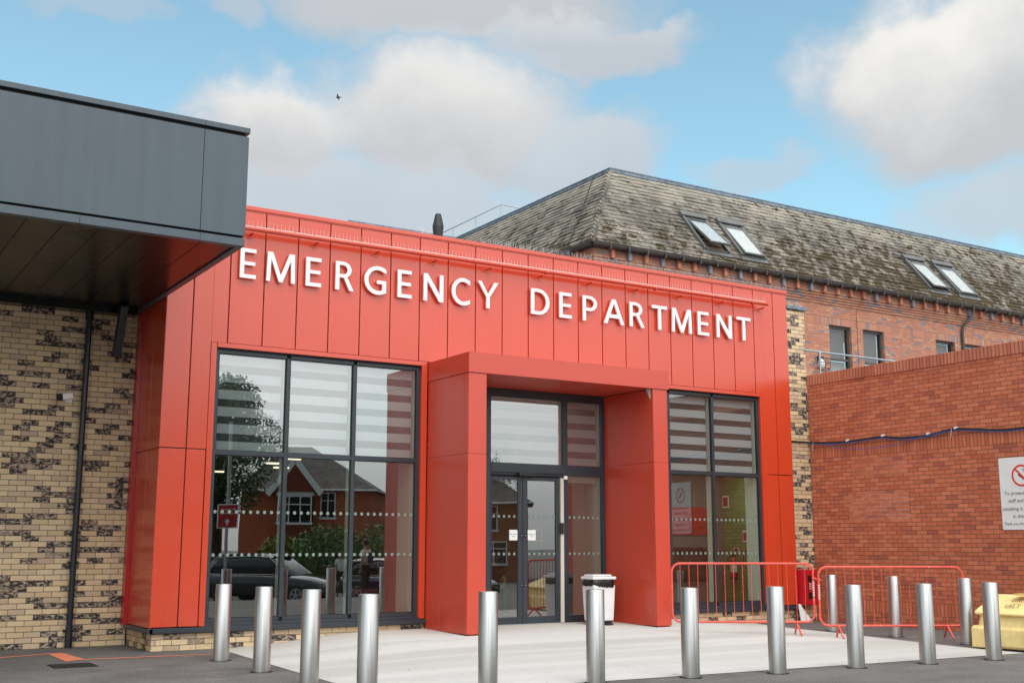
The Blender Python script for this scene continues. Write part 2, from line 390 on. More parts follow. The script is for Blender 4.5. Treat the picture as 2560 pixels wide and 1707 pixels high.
M_yb = brick_mat('buff_brick', 'x', .240, .0828, (.135, .11, .085),
    [(0, (.62, .45, .265)), (.3, (.75, .57, .35)), (.5, (.69, .52, .34)), (.66, (.54, .40, .28)), (1, (.46, .36, .28))],
    zoff=.0, uoff=.07, dark=(.32, (.040, .035, .036)))
M_ybs = brick_mat('buff_brick_side', 'y', .240, .0828, (.135, .11, .085),
    [(0, (.66, .47, .24)), (.3, (.74, .55, .30)), (.6, (.58, .33, .22)), (1, (.46, .36, .28))], dark=(.27, (.045, .04, .04)))
M_rb = brick_mat('red_brick_wall', 'y', .236, .0787, (.15, .095, .065),
    [(0, (.54, .145, .072)), (.35, (.60, .175, .09)), (.7, (.68, .22, .115)), (.88, (.56, .165, .095)), (.95, (.46, .13, .08)), (1, (.42, .12, .08))],
    zoff=.0, soldiers=[(.2361, .4722), (3.305, 3.541)], patch=[(14.9, 16.37, 2.0, 2.58, (.62, .55, .5), .9), (14.9, 16.2, 2.9, 3.25, (.5, .4, .36), .5)], stain=.22, bumpd=.012)
M_rbx = brick_mat('red_brick_end', 'x', .236, .0787, (.17, .12, .095), [(0, (.40, .085, .042)), (1, (.50, .14, .07))])
M_rcop = brick_mat('red_brick_coping', 'y', .0787, .5, (.12, .075, .06), [(0, (.52, .15, .09)), (.5, (.66, .24, .14)), (1, (.58, .19, .12))], msize=.006, bumpd=.01, zoff=4.8, stain=.5)
OLDP = [(0, (.50, .19, .11)), (.3, (.58, .26, .16)), (.55, (.48, .20, .14)), (.72, (.60, .32, .19)), (.86, (.42, .21, .17)), (.93, (.24, .21, .23)), (1, (.28, .25, .27))]
M_ob = brick_mat('old_mixed_brick', 'x', .225, .075, (.24, .15, .12), OLDP, soldiers=[(8.085, 8.31)], zoff=0, bumpd=.004, stain=.12)
M_oby = brick_mat('old_mixed_brick_side', 'y', .225, .075, (.24, .15, .12), OLDP, bumpd=.004, stain=.12)

def slate_mat():
    m_ = bpy.data.materials.new('weathered_slate'); m_.use_nodes = True; nt = m_.node_tree; b = nt.nodes['Principled BSDF']
    pos = nt.nodes.new('ShaderNodeNewGeometry').outputs['Position']
    at = nt.nodes.new('ShaderNodeAttribute'); at.attribute_name = 'tone'; t = NV(nt, at.outputs['Fac'])
    x, y, z = sep(nt, pos)
    big = noise(nt, vecmap(nt, pos, (1.1, 1.1, .35)), 1.0, 5, .62)       # patches running down the slope
    k = (big * 1.45 + t * .34 - .48).smooth(.05, .85)
    c = mixc(nt, k, (.092, .084, .076), (.315, .28, .232))
    fine = noise(nt, pos, 28, 5, .7)
    c = mixc(nt, fine.smooth(.4, .75, 0, .5), c, (.20, .18, .15))
    # lime-washed tone along the ridge; lichen
    c = mixc(nt, z.smooth(11.2, 12.4, 0, .4), c, (.46, .42, .34))
    moss = noise(nt, pos, 3.0, 6, .72); lowz = z.smooth(12.2, 9.4, 0.0, .11); rightx = x.smooth(18, 32, 0.0, .085)
    c = mixc(nt, (moss + lowz + rightx).smooth(.60, .67), c, (.060, .042, .020))
    nt.links.new(c, b.inputs['Base Color']); b.inputs['Roughness'].default_value = .85; b.inputs['Specular IOR Level'].default_value = .3
    bn = nt.nodes.new('ShaderNodeBump'); bn.inputs['Strength'].default_value = 1; bn.inputs['Distance'].default_value = .012
    lnk(nt, fine, bn.inputs['Height']); nt.links.new(bn.outputs[0], b.inputs['Normal'])
    return m_
M_slate = slate_mat()
M_moss = mat('roof_moss', (.075, .052, .018), .95, 0, .1, .5, 30, 1, 60)

def asphalt_mat():
    m_ = bpy.data.materials.new('asphalt'); m_.use_nodes = True; nt = m_.node_tree; b = nt.nodes['Principled BSDF']
    pos = nt.nodes.new('ShaderNodeNewGeometry').outputs['Position']
    f = noise(nt, pos, 120, 3, .8); p = noise(nt, pos, .9, 6, .65)
    f2 = noise(nt, pos, 34, 4, .8)
    c = mixc(nt, (f * .5 + f2 * .5).smooth(.38, .62), (.080, .077, .075), (.235, .228, .222))
    c = mixc(nt, p.smooth(.35, .7, 0, .65), c, mixc(nt, 1.0, c, (.55, .54, .53), 'MULTIPLY'))
    c = mixc(nt, noise(nt, pos, 26, 3, .6).smooth(.70, .73, 0, .8), c, (.42, .40, .36))
    c = mixc(nt, noise(nt, vecmap(nt, pos, (.5, 2.2, 1)), 1.0, 6, .7).smooth(.5, .72, 0, .5), c, (.055, .053, .052))
    c = mixc(nt, noise(nt, vecmap(nt, pos, (.8, .8, 1), (7, 3, 0)), 1.4, 6, .7).smooth(.56, .74, 0, .35), c, (.30, .29, .275))
    nt.links.new(c, b.inputs['Base Color']); b.inputs['Roughness'].default_value = .8
    bn = nt.nodes.new('ShaderNodeBump'); bn.inputs['Strength'].default_value = .8; bn.inputs['Distance'].default_value = .006
    lnk(nt, f, bn.inputs['Height']); nt.links.new(bn.outputs[0], b.inputs['Normal'])
    return m_
M_asph = asphalt_mat()
def slab_mat():
    m_ = bpy.data.materials.new('pale_concrete'); m_.use_nodes = True; nt = m_.node_tree; b = nt.nodes['Principled BSDF']
    pos = nt.nodes.new('ShaderNodeNewGeometry').outputs['Position']; x, y, z = sep(nt, pos)
    band = noise(nt, vecmap(nt, pos, (.05, .85, 0)), 1.0, 2, .5); fine = noise(nt, vecmap(nt, pos, (6, 40, 1)), 1.0, 5, .7)
    c = mixc(nt, band.smooth(.36, .60), (.47, .47, .45), (.61, .615, .605))
    c = mixc(nt, fine.smooth(.35, .75, 0, .5), c, (.46, .45, .42))
    c = mixc(nt, noise(nt, pos, 24, 5, .85).smooth(.50, .75, 0, .55), c, (.36, .35, .33))
    c = mixc(nt, noise(nt, pos, 1.6, 6, .7).smooth(.55, .8, 0, .5), c, (.42, .38, .32))
    c = mixc(nt, y.smooth(15.6, 17.3, 0, .55), c, (.46, .41, .34))
    n = nt.nodes.new('ShaderNodeTexBrick'); n.offset = .35
    for k_, v_ in (('Scale', 1), ('Brick Width', 2.6), ('Row Height', .64), ('Mortar Size', .004), ('Mortar Smooth', .5)): n.inputs[k_].default_value = v_
    nt.links.new(pos, n.inputs['Vector']); c = mixc(nt, NV(nt, n.outputs['Fac']) * .95, c, (.33, .31, .28))
    c = mixc(nt, noise(nt, pos, 19, 2, .5).smooth(.735, .755, 0, .8), c, (.22, .17, .12))
    nt.links.new(c, b.inputs['Base Color']); b.inputs['Roughness'].default_value = .75
    bn = nt.nodes.new('ShaderNodeBump'); bn.inputs['Strength'].default_value = .4; bn.inputs['Distance'].default_value = .004
    lnk(nt, fine, bn.inputs['Height']); nt.links.new(bn.outputs[0], b.inputs['Normal'])
    return m_
M_slab = slab_mat()
# ------------------------------------------------------------------ ground
def sm01(t): t = max(0.0, min(1.0, t)); return t * t * (3 - 2 * t)
def gz(x, y):
    """tarmac level: flat by the building, falling to the street behind the camera"""
    return -0.45 * sm01((3.5 - y) / 8.0)
mb = MB(); xs = [-400, -150, -60, -30] + [i * 2.0 for i in range(-12, 31)] + [80, 150, 400]; ys = [-400, -150, -80, -50] + [i * 1.0 for i in range(-40, 24)] + [40, 90, 200, 400]
mb.add([(x, y, gz(x, y)) for y in ys for x in xs], [(j * len(xs) + i, j * len(xs) + i + 1, (j + 1) * len(xs) + i + 1, (j + 1) * len(xs) + i) for j in range(len(ys) - 1) for i in range(len(xs) - 1)], True)
mb.build('ground', M_asph, kind='structure')
# concrete apron, ramped up to the doors
LE = [(10.98, 5.42), (12.46, 5.40), (13.56, 5.45), (16.58, 5.62), (17.36, 5.70)]
RE = [(10.62, 15.35), (11.4, 15.36), (12.26, 15.5), (14.06, 15.86), (14.55, 15.95), (16.2, 16.2), (17.36, 16.5)]
def itp(tab, y):
    if y <= tab[0][0]: return tab[0][1]
    for a, b in zip(tab, tab[1:]):
        if y <= b[0]: return a[1] + (b[1] - a[1]) * (y - a[0]) / (b[0] - a[0])
    return tab[-1][1]
def fy(x): return 11.13 - (x - 5.42) * .048
def zs(x, y):
    t = max(0, min(1, (y - 11.3) / 4.6)) * .135 + max(0, min(1, (y - 15.9) / 1.5)) * .035
    l = itp(LE, y); r_ = itp(RE, y)
    return .006 + t * sm01((x - l) / 2.6) * sm01((r_ - x) / 2.4 + .02)
mb = MB(); nx, ny = 40, 30; V_ = []
for j in range(ny + 1):
    for i in range(nx + 1):
        s_ = i / nx; yy1 = 17.50
        xa = 5.42 + (15.35 - 5.42) * s_; y = fy(xa) + (yy1 - fy(xa)) * j / ny
        l = itp(LE, y); r_ = itp(RE, y); x = l + (r_ - l) * s_
        V_.append((x, y, zs(x, y)))
mb.add(V_, [(j * (nx + 1) + i, j * (nx + 1) + i + 1, (j + 1) * (nx + 1) + i + 1, (j + 1) * (nx + 1) + i) for j in range(ny) for i in range(nx)], True)
mb.build('pavement', M_slab, kind='structure')
# painted line
mb = MB(); pts = [((2.0, 17.30), (2.0, 17.42)), ((3.35, 17.78), (3.37, 17.88)), ((3.50, 17.80), (3.62, 17.88)), ((3.36, 16.50), (3.62, 16.86))]
zz = .005
def quad(mb, a, b, c, d, z): mb.add([(p[0], p[1], z) for p in (a, b, c, d)], [(0, 1, 2, 3)])
quad(mb, (1.2, 16.90), (3.37, 17.76), (3.37, 17.86), (1.2, 17.02), zz)
quad(mb, (3.37, 17.76), (3.36, 17.86), (3.56, 17.88), (3.52, 17.76), zz)
quad(mb, (3.34, 17.76), (3.56, 17.80), (3.62, 16.72), (3.34, 16.50), zz + .001)
quad(mb, (3.50, 16.64), (3.60, 16.74), (5.60, 16.57), (5.60, 16.51), zz)
o = mb.build('painted_line', M_orange); o['kind'] = 'structure'
# ------------------------------------------------------------------ red clad emergency building
BX0, BX1, BF = 4.625, 17.665, 17.33
bld = thing('emergency_department_building', 'block clad in glossy red metal panels with dark framed windows and a projecting entrance portal', 'building', (BX0, BF, 0))
mb = MB(); GAP = .009
def pnl(x0, x1, z0, z1, y=BF, t=.03): mb.box(x0 + GAP, x1 - GAP, y, y + t, z0 + GAP, z1 - GAP)
seams = [5.59 + i * .5553 for i in range(22)]
top = [BX0] + [5.03] + seams
for a, b in zip(top, top[1:]):
    if a < 5.0: pnl(a, b, 2.95, 6.78)
    elif a < 5.1: # beside the window: L shaped
        mb.box(a + GAP, 5.335, BF, BF + .03, 2.956, 6.774); mb.box(5.3351, b - GAP, BF, BF + .03, 4.606, 6.774)
    elif a > 16.6 and a < 17.0:
        mb.box(16.94, b - GAP, BF, BF + .03, 2.956, 6.774); mb.box(a + GAP, 16.9399, BF, BF + .03, 4.606, 6.774)
    else: pnl(a, b, 4.60, 6.78)
pnl(seams[-1], BX1, 2.95, 6.78)
pnl(BX0, 5.03, .335, 2.95); pnl(5.03, 5.335, .335, 2.95); pnl(16.94, 17.251, .335, 2.95); pnl(17.251, BX1, .335, 2.95)
mb.build('cladding', M_red, bld, bevel=.003)
mb = MB(); mb.box(4.66, 5.335, BF + .036, BF + .06, .34, 6.78, 0); mb.box(16.94, 17.63, BF + .036, BF + .06, .34, 6.78)
mb.box(5.335, 16.94, BF + .036, BF + .06, 4.606, 6.78)
for i, x in enumerate([5.03] + seams):
    for k in range(11):
        z = (.62 if i in (0, 22) else 4.75) + k * (.6 if i in (0, 22) else .42) + .13 * (i % 3)
        if z < 6.7: mb.cyl((x, BF + .012, z), (x, BF + .035, z), .008, 6, 1)
mb.build('cladding_backing', [M_reddk, M_gasket], bld)
# left return: panels facing -x, with flashing strip at the brick wall
mb = MB()
for (z0, z1) in ((.335, 2.94), (2.955, 5.3), (5.3, 6.78)):
    for (ya, yb) in ((BF + .004, 17.98), (17.99, 18.62)): mb.box(BX0 + .002, BX0 + .03, ya, yb, z0, z1)
mb.box(BX0 + .032, BX0 + .05, BF + .06, 18.7, .34, 6.78)
mb.build('side_cladding', M_red, bld, bevel=.003)
MB().box(BX1 - .03, BX1 - .002, BF + .034, 17.61, .34, 6.78).build('side_cladding', M_red, bld)
MB().box(4.560, 4.624, 18.60, 18.78, .31, 5.24).build('corner_flashing', panel_mat('deep_red_flashing', (.42, .012, .012)), bld)
# coping
MB().box(BX0 - .01, BX1 + .012, BF - .022, BF + .40, 6.784, 6.852).box(BX0 - .006, BX1 + .008, BF - .012, BF - .002, 6.765, 6.784).build('coping', M_red, bld, bevel=.006)
MB().box(4.66, 17.62, 17.74, 26, 6.55, 6.62).box(4.7, 5.1, 17.74, 26, 6.3, 6.545).build('flat_roof', M_lead, bld)
# window trims and reveals
mb = MB(); mb.box(5.435, 8.99, BF - .016, 17.40, 4.530, 4.600)
mb.box(5.337, 5.362, BF - .016, 17.40, .34, 4.600); mb.box(5.362, 5.43, BF - .004, 17.42, .34, 4.600)
mb.box(8.99, 9.092, BF - .010, 17.42, .34, 4.600)
mb.build('window_surround', M_red, bld, bevel=.004); mb = MB(); mb.box(13.23, 16.80, BF - .016, 17.40, 4.530, 4.600)
mb.box(16.80, 16.86, BF - .004, 17.42, .34, 4.600); mb.box(16.86, 16.938, BF - .016, 17.40, .34, 4.600)
mb.build('window_surround', M_red, bld, bevel=.004)
for a, b in ((5.44, 8.985), (13.25, 16.79)): MB().box(a, b, BF + .004, 17.45, 4.515, 4.529).build('shadow_gap', M_gasket, bld)
# plinth and sill trim
for a, b in ((BX0 + .05, 9.11), (13.19, 18.22)): MB().box(a, b, 17.37, 17.60, -.1, .258).build('plinth', M_yb, bld)
MB().box(BX0 + .046, BX0 + .0499, 17.371, 18.8, -.1, .258).build('plinth_return', M_ybs, bld)
for a, b in ((BX0 - .005, 9.105), (13.23, 17.70)):
    mb = MB(); mb.box(a, b, BF - .035, BF + .05, .258, .328)
    mb.box(a + .75 if a < 6 else a, min(b, 9.0) if a < 6 else 16.85, BF + .0, BF + .10, .3281, .375)
    if a < 6: mb.box(BX0 - .03, BX0 + .045, BF - .035, 18.7, .2581, .3279)
    mb.build('sill_trim', M_frame, bld, bevel=.004)

BANDS = None
def sheer_mat():
    m_ = bpy.data.materials.new('blind_fabric'); m_.use_nodes = True; nt = m_.node_tree; nt.nodes.clear()
    out = nt.nodes.new('ShaderNodeOutputMaterial'); a = nt.nodes.new('ShaderNodeMixShader'); b2 = nt.nodes.new('ShaderNodeMixShader')
    d = nt.nodes.new('ShaderNodeBsdfDiffuse'); tl = nt.nodes.new('ShaderNodeBsdfTranslucent'); tr = nt.nodes.new('ShaderNodeBsdfTransparent')
    pos = nt.nodes.new('ShaderNodeNewGeometry').outputs['Position']; x, y, z = sep(nt, pos)
    # day-and-night blind: closed bands .145 m high between sheer bands .122 m high
    ph = (z - 2.955)._m('MODULO', .267)
    op = ph.smooth(.146, .150, 1, 0)
    wv = noise(nt, vecmap(nt, pos, (260, 1, 260)), 1.0, 2)
    c = mixc(nt, wv, (.48, .48, .53), (.56, .56, .60)); nt.links.new(c, d.inputs[0]); nt.links.new(c, tl.inputs[0])
    a.inputs[0].default_value = .35; nt.links.new(d.outputs[0], a.inputs[1]); nt.links.new(tl.outputs[0], a.inputs[2])
    tr.inputs[0].default_value = (.5, .5, .52, 1)
    lnk(nt, op.mx(.13), b2.inputs[0]); nt.links.new(tr.outputs[0], b2.inputs[1]); nt.links.new(a.outputs[0], b2.inputs[2]); nt.links.new(b2.outputs[0], out.inputs[0])
    return m_
M_blind = sheer_mat()
YG = 17.425
def window(x0, x1, z0, z1, mull, tz, bar=.062, dots=True, tilt=(), low=None):
    edges = [x0] + list(mull) + [x1]
    mb = MB(); mb.cm = 0
    def bx(a, b, c, d, hm=0):
        mb.box(a, b, 17.385 + hm, 17.455, c, d, 0); mb.box(a + .006, b - .006, 17.456, 17.60, c, d, 1)
    bx(x0, x0 + bar, z0, z1); bx(x1 - bar, x1, z0, z1)
    for q in mull: bx(q - bar / 2, q + bar / 2, z0 + bar, z1 - bar)
    xs_ = []
    for i in range(len(edges) - 1):
        a = edges[i] + (bar if i == 0 else bar / 2); b = edges[i + 1] - (bar if i == len(edges) - 2 else bar / 2); xs_.append((a, b))
        for (c, d) in ((z0, z0 + bar), (tz - .033, tz + .033), (z1 - bar, z1)):
            mb.box(a, b, 17.388, 17.455, c, d, 0); mb.box(a, b, 17.456, 17.585, c, d, 1)
    wdw = mb.build('window', [M_frame, M_jamb], bld, bevel=.003)
    for i, (a, b) in enumerate(xs_):
        for up, (c, d) in enumerate(((z0 + bar, tz - .033), (tz + .033, z1 - bar))):
            p = MB(); t = tilt.get((i, up), 0) if tilt else 0
            xm = (a + b) / 2
            def Y(x): return YG + t * (x - xm)
            p.add([(a, Y(a), c), (b, Y(b), c), (b, Y(b), d), (a, Y(a), d)], [(0, 1, 2, 3)], mi=0)
            # gasket line round the pane
            for (e, f_, g_, h_) in ((a, a + .012, c, d), (b - .012, b, c, d), (a + .0121, b - .0121, c, c + .012), (a + .0121, b - .0121, d - .012, d)):
                p.box(e, f_, YG - .022, YG - .014, g_, h_, 2)
            if dots and not up:
                for zr in (1.375, 2.022):
                    k = int((b - a - .06) / .112)
                    for q in range(k + 1):
                        xx = a + .05 + q * .112
                        if xx < b - .03: p.disc((xx, Y(xx) - .003, zr), (1, 0, 0), (0, 0, 1), .027, 14, 1)
            p.build('pane', [low if low else M_glass, M_dot, M_gasket], wdw)
            if up:
                bl = MB(); bl.box(a + .015, b - .035, 17.52, 17.523, c, d + .02, 0); bl.box(a + .01, b - .03, 17.51, 17.535, c - .005, c + .018, 1)
                bl.build('blind', [M_blind, M_frame], wdw)
    return wdw
window(5.432, 8.985, .376, 4.514, [6.628, 7.782], 2.918)
window(13.24, 16.80, .376, 4.514, [14.42, 15.545], 2.918, tilt={(1, 0): -.045}, low=M_glassr)

# entrance portal
portal = MB()
LI = (9.105, 13.225, 15.92, BF - .001, 4.262, 4.585)
portal.box(9.105, 13.225, 15.92, 15.95, 4.262, 4.585)                               # front board
portal.box(9.105, 9.135, 15.951, BF - .001, 4.262, 4.585); portal.box(13.195, 13.225, 15.951, BF - .001, 4.262, 4.585)
portal.box(9.1051, 13.2249, 15.9201, BF - .001, 4.5851, 4.590)
pt = portal.build('entrance_portal', M_portal, bld, bevel=.003)
mb = MB(); mb.box(9.44, 12.87, 15.955, 16.10, 4.266, 4.29); mb.box(9.44, 12.87, 16.106, 16.62, 4.268, 4.29); mb.box(9.44, 12.87, 16.626, 17.38, 4.268, 4.29); mb.box(9.14, 13.19, 15.955, 17.3, 4.292, 4.30)
mb.build('soffit', M_portal, pt)
for nm, xa, xb in (('l', 9.112, 9.447), ('r', 12.868, 13.190)):
    mb = MB()
    for (z0, z1) in ((.165, 2.957), (2.961, 4.256)):
        mb.box(xa + .001, xb - .001, 15.937, 15.96, z0, z1)                           # front sheet
        for (ya, yb) in ((15.962, 16.072), (16.078, 16.845), (16.851, BF + (.06 if nm == 'r' else -.001))):
            mb.box(xa, xa + .02, ya, yb if nm == 'r' else min(yb, BF - .001), z0, z1); mb.box(xb - .02, xb, ya, yb if nm == 'l' else min(yb, BF - .001), z0, z1)
    pil = mb.build('pillar', M_portal, pt, bevel=.0025)
    MB().box(xa + .022, xb - .022, 15.965, BF - .01, .07, 4.25).build('pillar_core', M_reddk, pt)
    MB().box(xa + .03, xb - .03, 15.99, BF - .05, .05, .164).build('pillar_foot', M_black, pt)
# shim of pale sealant showing at the soffit corner
MB().add([(12.845, 16.10, 4.262), (12.866, 15.99, 4.262), (12.866, 16.00, 4.06)], [(0, 1, 2)]).build('filler_piece', M_jamb, pt)

# door screen inside the portal
YD = 17.43
mb = MB()
def db(a, b, c, d, f=0.0, mi=0): mb.box(a, b, YD - .045 + f, YD + .03, c, d, mi); mb.box(a + .005, b - .005, YD + .031, YD + .16, c, d, 1)
db(9.447, 9.52, .17, 4.265); db(10.30, 10.40, .17, 4.18); db(11.935, 12.03, .17, 4.18); db(12.80, 12.868, .17, 4.265); db(9.521, 12.799, 4.18, 4.2649)
for a, b in ((9.521, 10.299), (12.031, 12.799)):
    db(a, b, 2.76, 2.955, .002); db(a, b, .17, .30, .002)
    db(a, b, 4.12, 4.1799, .002)
db(10.401, 11.934, 2.79, 2.955, -.01); db(10.401, 11.934, 4.12, 4.1799, .002)
mb.box(10.401, 11.934, YD - .03, YD + .03, 2.725, 2.789)
fr = mb.build('door_screen', [M_frame, M_jamb], bld, bevel=.003)
MB().box(10.41, 11.845, YD - .10, YD - .056, 2.74, 2.756).build('header_shadow_trim', M_gasket, fr)
for (a, b, c, d, g_) in ((10.40, 11.935, 2.955, 4.12, 0), (12.03, 12.80, 2.955, 4.12, 0), (12.03, 12.80, .30, 2.76, 1), (9.52, 10.30, .30, 2.76, 1), (9.52, 10.30, 2.955, 4.12, 0)):
    p = MB(); p.add([(a, YD, c), (b, YD, c), (b, YD, d), (a, YD, d)], [(0, 1, 2, 3)])
    if g_:
        for zr in (1.375, 2.022):
            for q in range(int((b - a - .06) / .105) + 1): p.disc((a + .06 + q * .105, YD - .004, zr), (1, 0, 0), (0, 0, 1), .026, 14, 1)
    p.build('pane', [M_glassd if g_ else M_glass, M_dot], fr)
    if not g_: MB().box(a + .02, b - .02, YD + .12, YD + .123, c + .02, d).build('blind', M_blind, fr)
# fixed white post and narrow gap beside the doors
MB().box(11.853, 11.922, YD - .07, YD - .02, .17, 2.72).build('white_post', mat('cream_post', (.62, .56, .50), .5), fr, bevel=.004)
MB().box(11.93, 12.0, YD - .075, YD - .05, 2.70, 2.76).build('sensor_box', M_white, fr)
MB().box(11.83, 11.90, YD - .10, YD - .072, 1.72, 1.92).build('entry_reader', M_black, fr, bevel=.006)
MB().box(10.92, 11.30, YD - .16, YD - .057, 2.72, 2.79).build('door_sensor', M_black, fr, bevel=.02)
def leaf(x0, x1, sl, sr, st, side):
    mb = MB(); yd = YD - .03
    mb.box(x0, x0 + sl, yd - .02, yd + .025, .185, 2.715); mb.box(x1 - sr, x1, yd - .02, yd + .025, .185, 2.715)
    mb.box(x0 + sl, x1 - sr, yd - .018, yd + .025, .185, .30); mb.box(x0 + sl, x1 - sr, yd - .018, yd + .025, 2.655, 2.715)
    d = mb.build('door_leaf', M_frame, bld, bevel=.003)
    p = MB(); a, b = x0 + sl, x1 - sr; p.add([(a, yd, .30), (b, yd, .30), (b, yd, 2.655), (a, yd, 2.655)], [(0, 1, 2, 3)])
    for zr in (1.375, 2.022):
        for q in range(int((b - a - .04) / .105) + 1): p.disc((a + .045 + q * .105, yd - .004, zr), (1, 0, 0), (0, 0, 1), .026, 14, 1)
    p.build('pane', [M_glassd, M_dot], d)
    t = MB(); t.box(st, st + .165, yd - .024, yd - .021, 1.61, 1.79, 0)
    t.text('Automatic', (st + .0825, yd - .0255, 1.705), (1, 0, 0), (0, 0, 1), .033, 1, 'CENTER'); t.text('door', (st + .0825, yd - .0255, 1.667), (1, 0, 0), (0, 0, 1), .033, 1, 'CENTER')
    t.build('notice', [M_signwhite, M_txt], d)
    for z in (.84, 1.69):
        k = MB(); xx = x1 - .035 if side else x0 + .035; k.box(xx - .016, xx + .016, yd - .026, yd - .0205, z - .03, z + .03, 0); k.cyl((xx, yd - .05, z), (xx, yd - .026, z), .009, 8, 1)
        k.build('lock', [M_black, M_zinc], d)
leaf(10.402, 11.05, .02, .095, 10.775, 1); leaf(11.058, 11.84, .097, .085, 11.158, 0)
MB().box(10.35, 11.93, YD - .11, YD - .03, .155, .184).build('threshold', M_zinc, bld)

# interior rooms
M_fill = mat('added_fill_panel', (.9, .88, .8), .5, emis=((1, .93, .8), 4.0))  # glow for the panels added in the right room
for q in ((4.72, 9.05, 17.62, 25.4, .25, .30), (9.12, 12.95, 17.50, 20.3, .13, .17), (13.3, 18.1, 17.62, 19.9, .25, .30)): MB().box(*q).build('floor', M_floor, bld)
for q in ((4.72, 9.05, 17.62, 25.4, 3.05, 3.12), (9.12, 12.95, 17.62, 20.3, 2.96, 3.02), (13.3, 18.1, 17.62, 19.9, 3.05, 3.12), (4.7, 17.6, 17.62, 25.5, 4.6, 4.7)): MB().box(*q).build('ceiling', M_ceil, bld)
for q in ((4.7, 9.1, 25.4, 25.5, .25, 3.05), (4.68, 4.72, 17.62, 25.4, .25, 4.6)): MB().box(*q).build('dark_back_wall', M_dkwall, bld)
M_beige = mat('interior_beige_wall', (.22, .165, .135), .9, 0, .2, .08)
MB().box(9.05, 9.12, 17.62, 25.4, .17, 4.6).build('inner_wall', mat('interior_brown_partition', (.13, .095, .075), .9, 0, .2, .08), bld)
for q in ((9.121, 12.95, 20.3, 20.4, .17, 2.96), (12.95, 13.02, 17.62, 20.4, .17, 2.96), (13.22, 13.28, 17.62, 19.9, .17, 4.6)): MB().box(*q).build('inner_wall', M_beige, bld)
for q in ((8.925, 8.984, 17.601, 18.05, .38, 4.5), (16.742, 16.80, 17.601, 17.80, .38, 4.5), (12.80, 12.94, 17.60, 17.72, .18, 2.9), (12.06, 12.79, 17.601, 17.68, 2.66, 2.9), (12.90, 12.949, 17.73, 18.5, .18, 2.8), (5.5, 8.9, 17.601, 17.75, 2.985, 3.04), (13.3, 16.7, 17.601, 17.75, 2.985, 3.04)): MB().box(*q).build('window_reveal', M_jamb, bld)
M_greeny = brick_mat('green_painted_block_side', 'y', .24, .0787, (.10, .18, .05), [(0, (.15, .28, .09)), (1, (.19, .34, .11))], bumpd=.004, stain=.1)
MB().box(17.9, 17.95, 17.62, 19.8, .3, 3.05).build('green_wall', M_greeny, bld)
MB().box(13.3, 17.9, 19.75, 19.85, .3, 3.05).build('grey_wall', mat('interior_grey_wall', (.16, .155, .14), .9, 0, .2), bld)
# writing on the reception wall
t = MB(); t.text('RECEPTION', (7.35, 25.38, 2.62), (1, 0, 0), (0, 0, 1), .30, 0); t.build('wall_lettering', mat('brass_letter', (.16, .15, .14), .4), bld)
for (x, y) in ((6.35, 20.7), (6.0, 23.6), (7.6, 19.6), (7.75, 20.9), (7.6, 23.9), (6.6, 23.9), (8.3, 22.0)):
    MB().box(x - .15, x + .15, y - .04, y + .04, 3.02, 3.049).build('ceiling_light_or_fill', M_lampfill, bld)
for x in (14.4, 16.2, 17.3): MB().box(x - .35, x + .35, 18.3, 18.9, 3.01, 3.049).build('ceiling_light_or_fill', M_fill, bld)  # added fill panels, put in to brighten the right room
for x in (10.6, 11.9): MB().box(x - .3, x + .3, 18.9, 19.5, 2.93, 2.959).build('ceiling_light_or_fill', M_lampfill, bld)  # added fill as well, brightens the lobby
# light bar along the top of the facade
mb = MB(); mb.tube([(4.75, 17.14, 6.425), (16.93, 17.14, 6.455)], .038, 14); lb = mb.build('light_bar', M_red, bld)
for i in range(12):
    x = 4.78 + i * 1.098; k = MB(); k.box(x - .018, x + .018, 17.15, BF - .002, 6.36, 6.385); k.box(x - .03, x + .03, BF - .012, BF - .001, 6.315, 6.385); k.build('bracket', M_red, lb, bevel=.003)
for i in range(5): 
    x = 6.3 + i * 2.55; MB().tube([(x - .015, 17.14, 6.43), (x + .015, 17.14, 6.43)], .041, 14).build('joint_collar', M_red, lb)
M_spike = mat('bird_spike_clear_plastic', (.72, .72, .70), .3, 0, .6)
for i in range(36):
    xa = 4.9 + i * .333; k = MB(); zt = 6.425 + (xa - 4.75) * .00246 + .036
    k.box(xa, xa + .315, 17.128, 17.152, zt - .002, zt + .009)
    for q in range(5):
        x = xa + .03 + q * .066; jx = random.uniform(-.006, .006); k.tube([(x, 17.14, zt), (x + jx, 17.14 + random.uniform(-.006, .006), zt + .105)], .0017, 4, False)
    k.build('spike_strip', M_spike, lb)
cp = None
for i in range(22):
    xa = 10.15 + i * .345; k = MB(); k.box(xa, xa + .33, 17.36, 17.40, 6.853, 6.862)
    if xa > 17.4: break
    for q in range(9):
        x = xa + .02 + q * .038
        for sy in (-1, 1):
            k.tube([(x, 17.38, 6.86), (x + random.uniform(-.05, .05), 17.38 + sy * random.uniform(.02, .06), 6.86 + random.uniform(.085, .12))], .0014, 4, False)
    k.build('parapet_spike_strip', M_spike, bld)
k = MB()
for q in range(16): k.tube([(8.94 + q * .014, 17.38, 6.86), (8.94 + q * .014 + random.uniform(-.05, .05), 17.38 + random.uniform(-.05, .05), 6.96)], .0019, 4, False)
k.build('parapet_spike_strip', M_spike, bld)

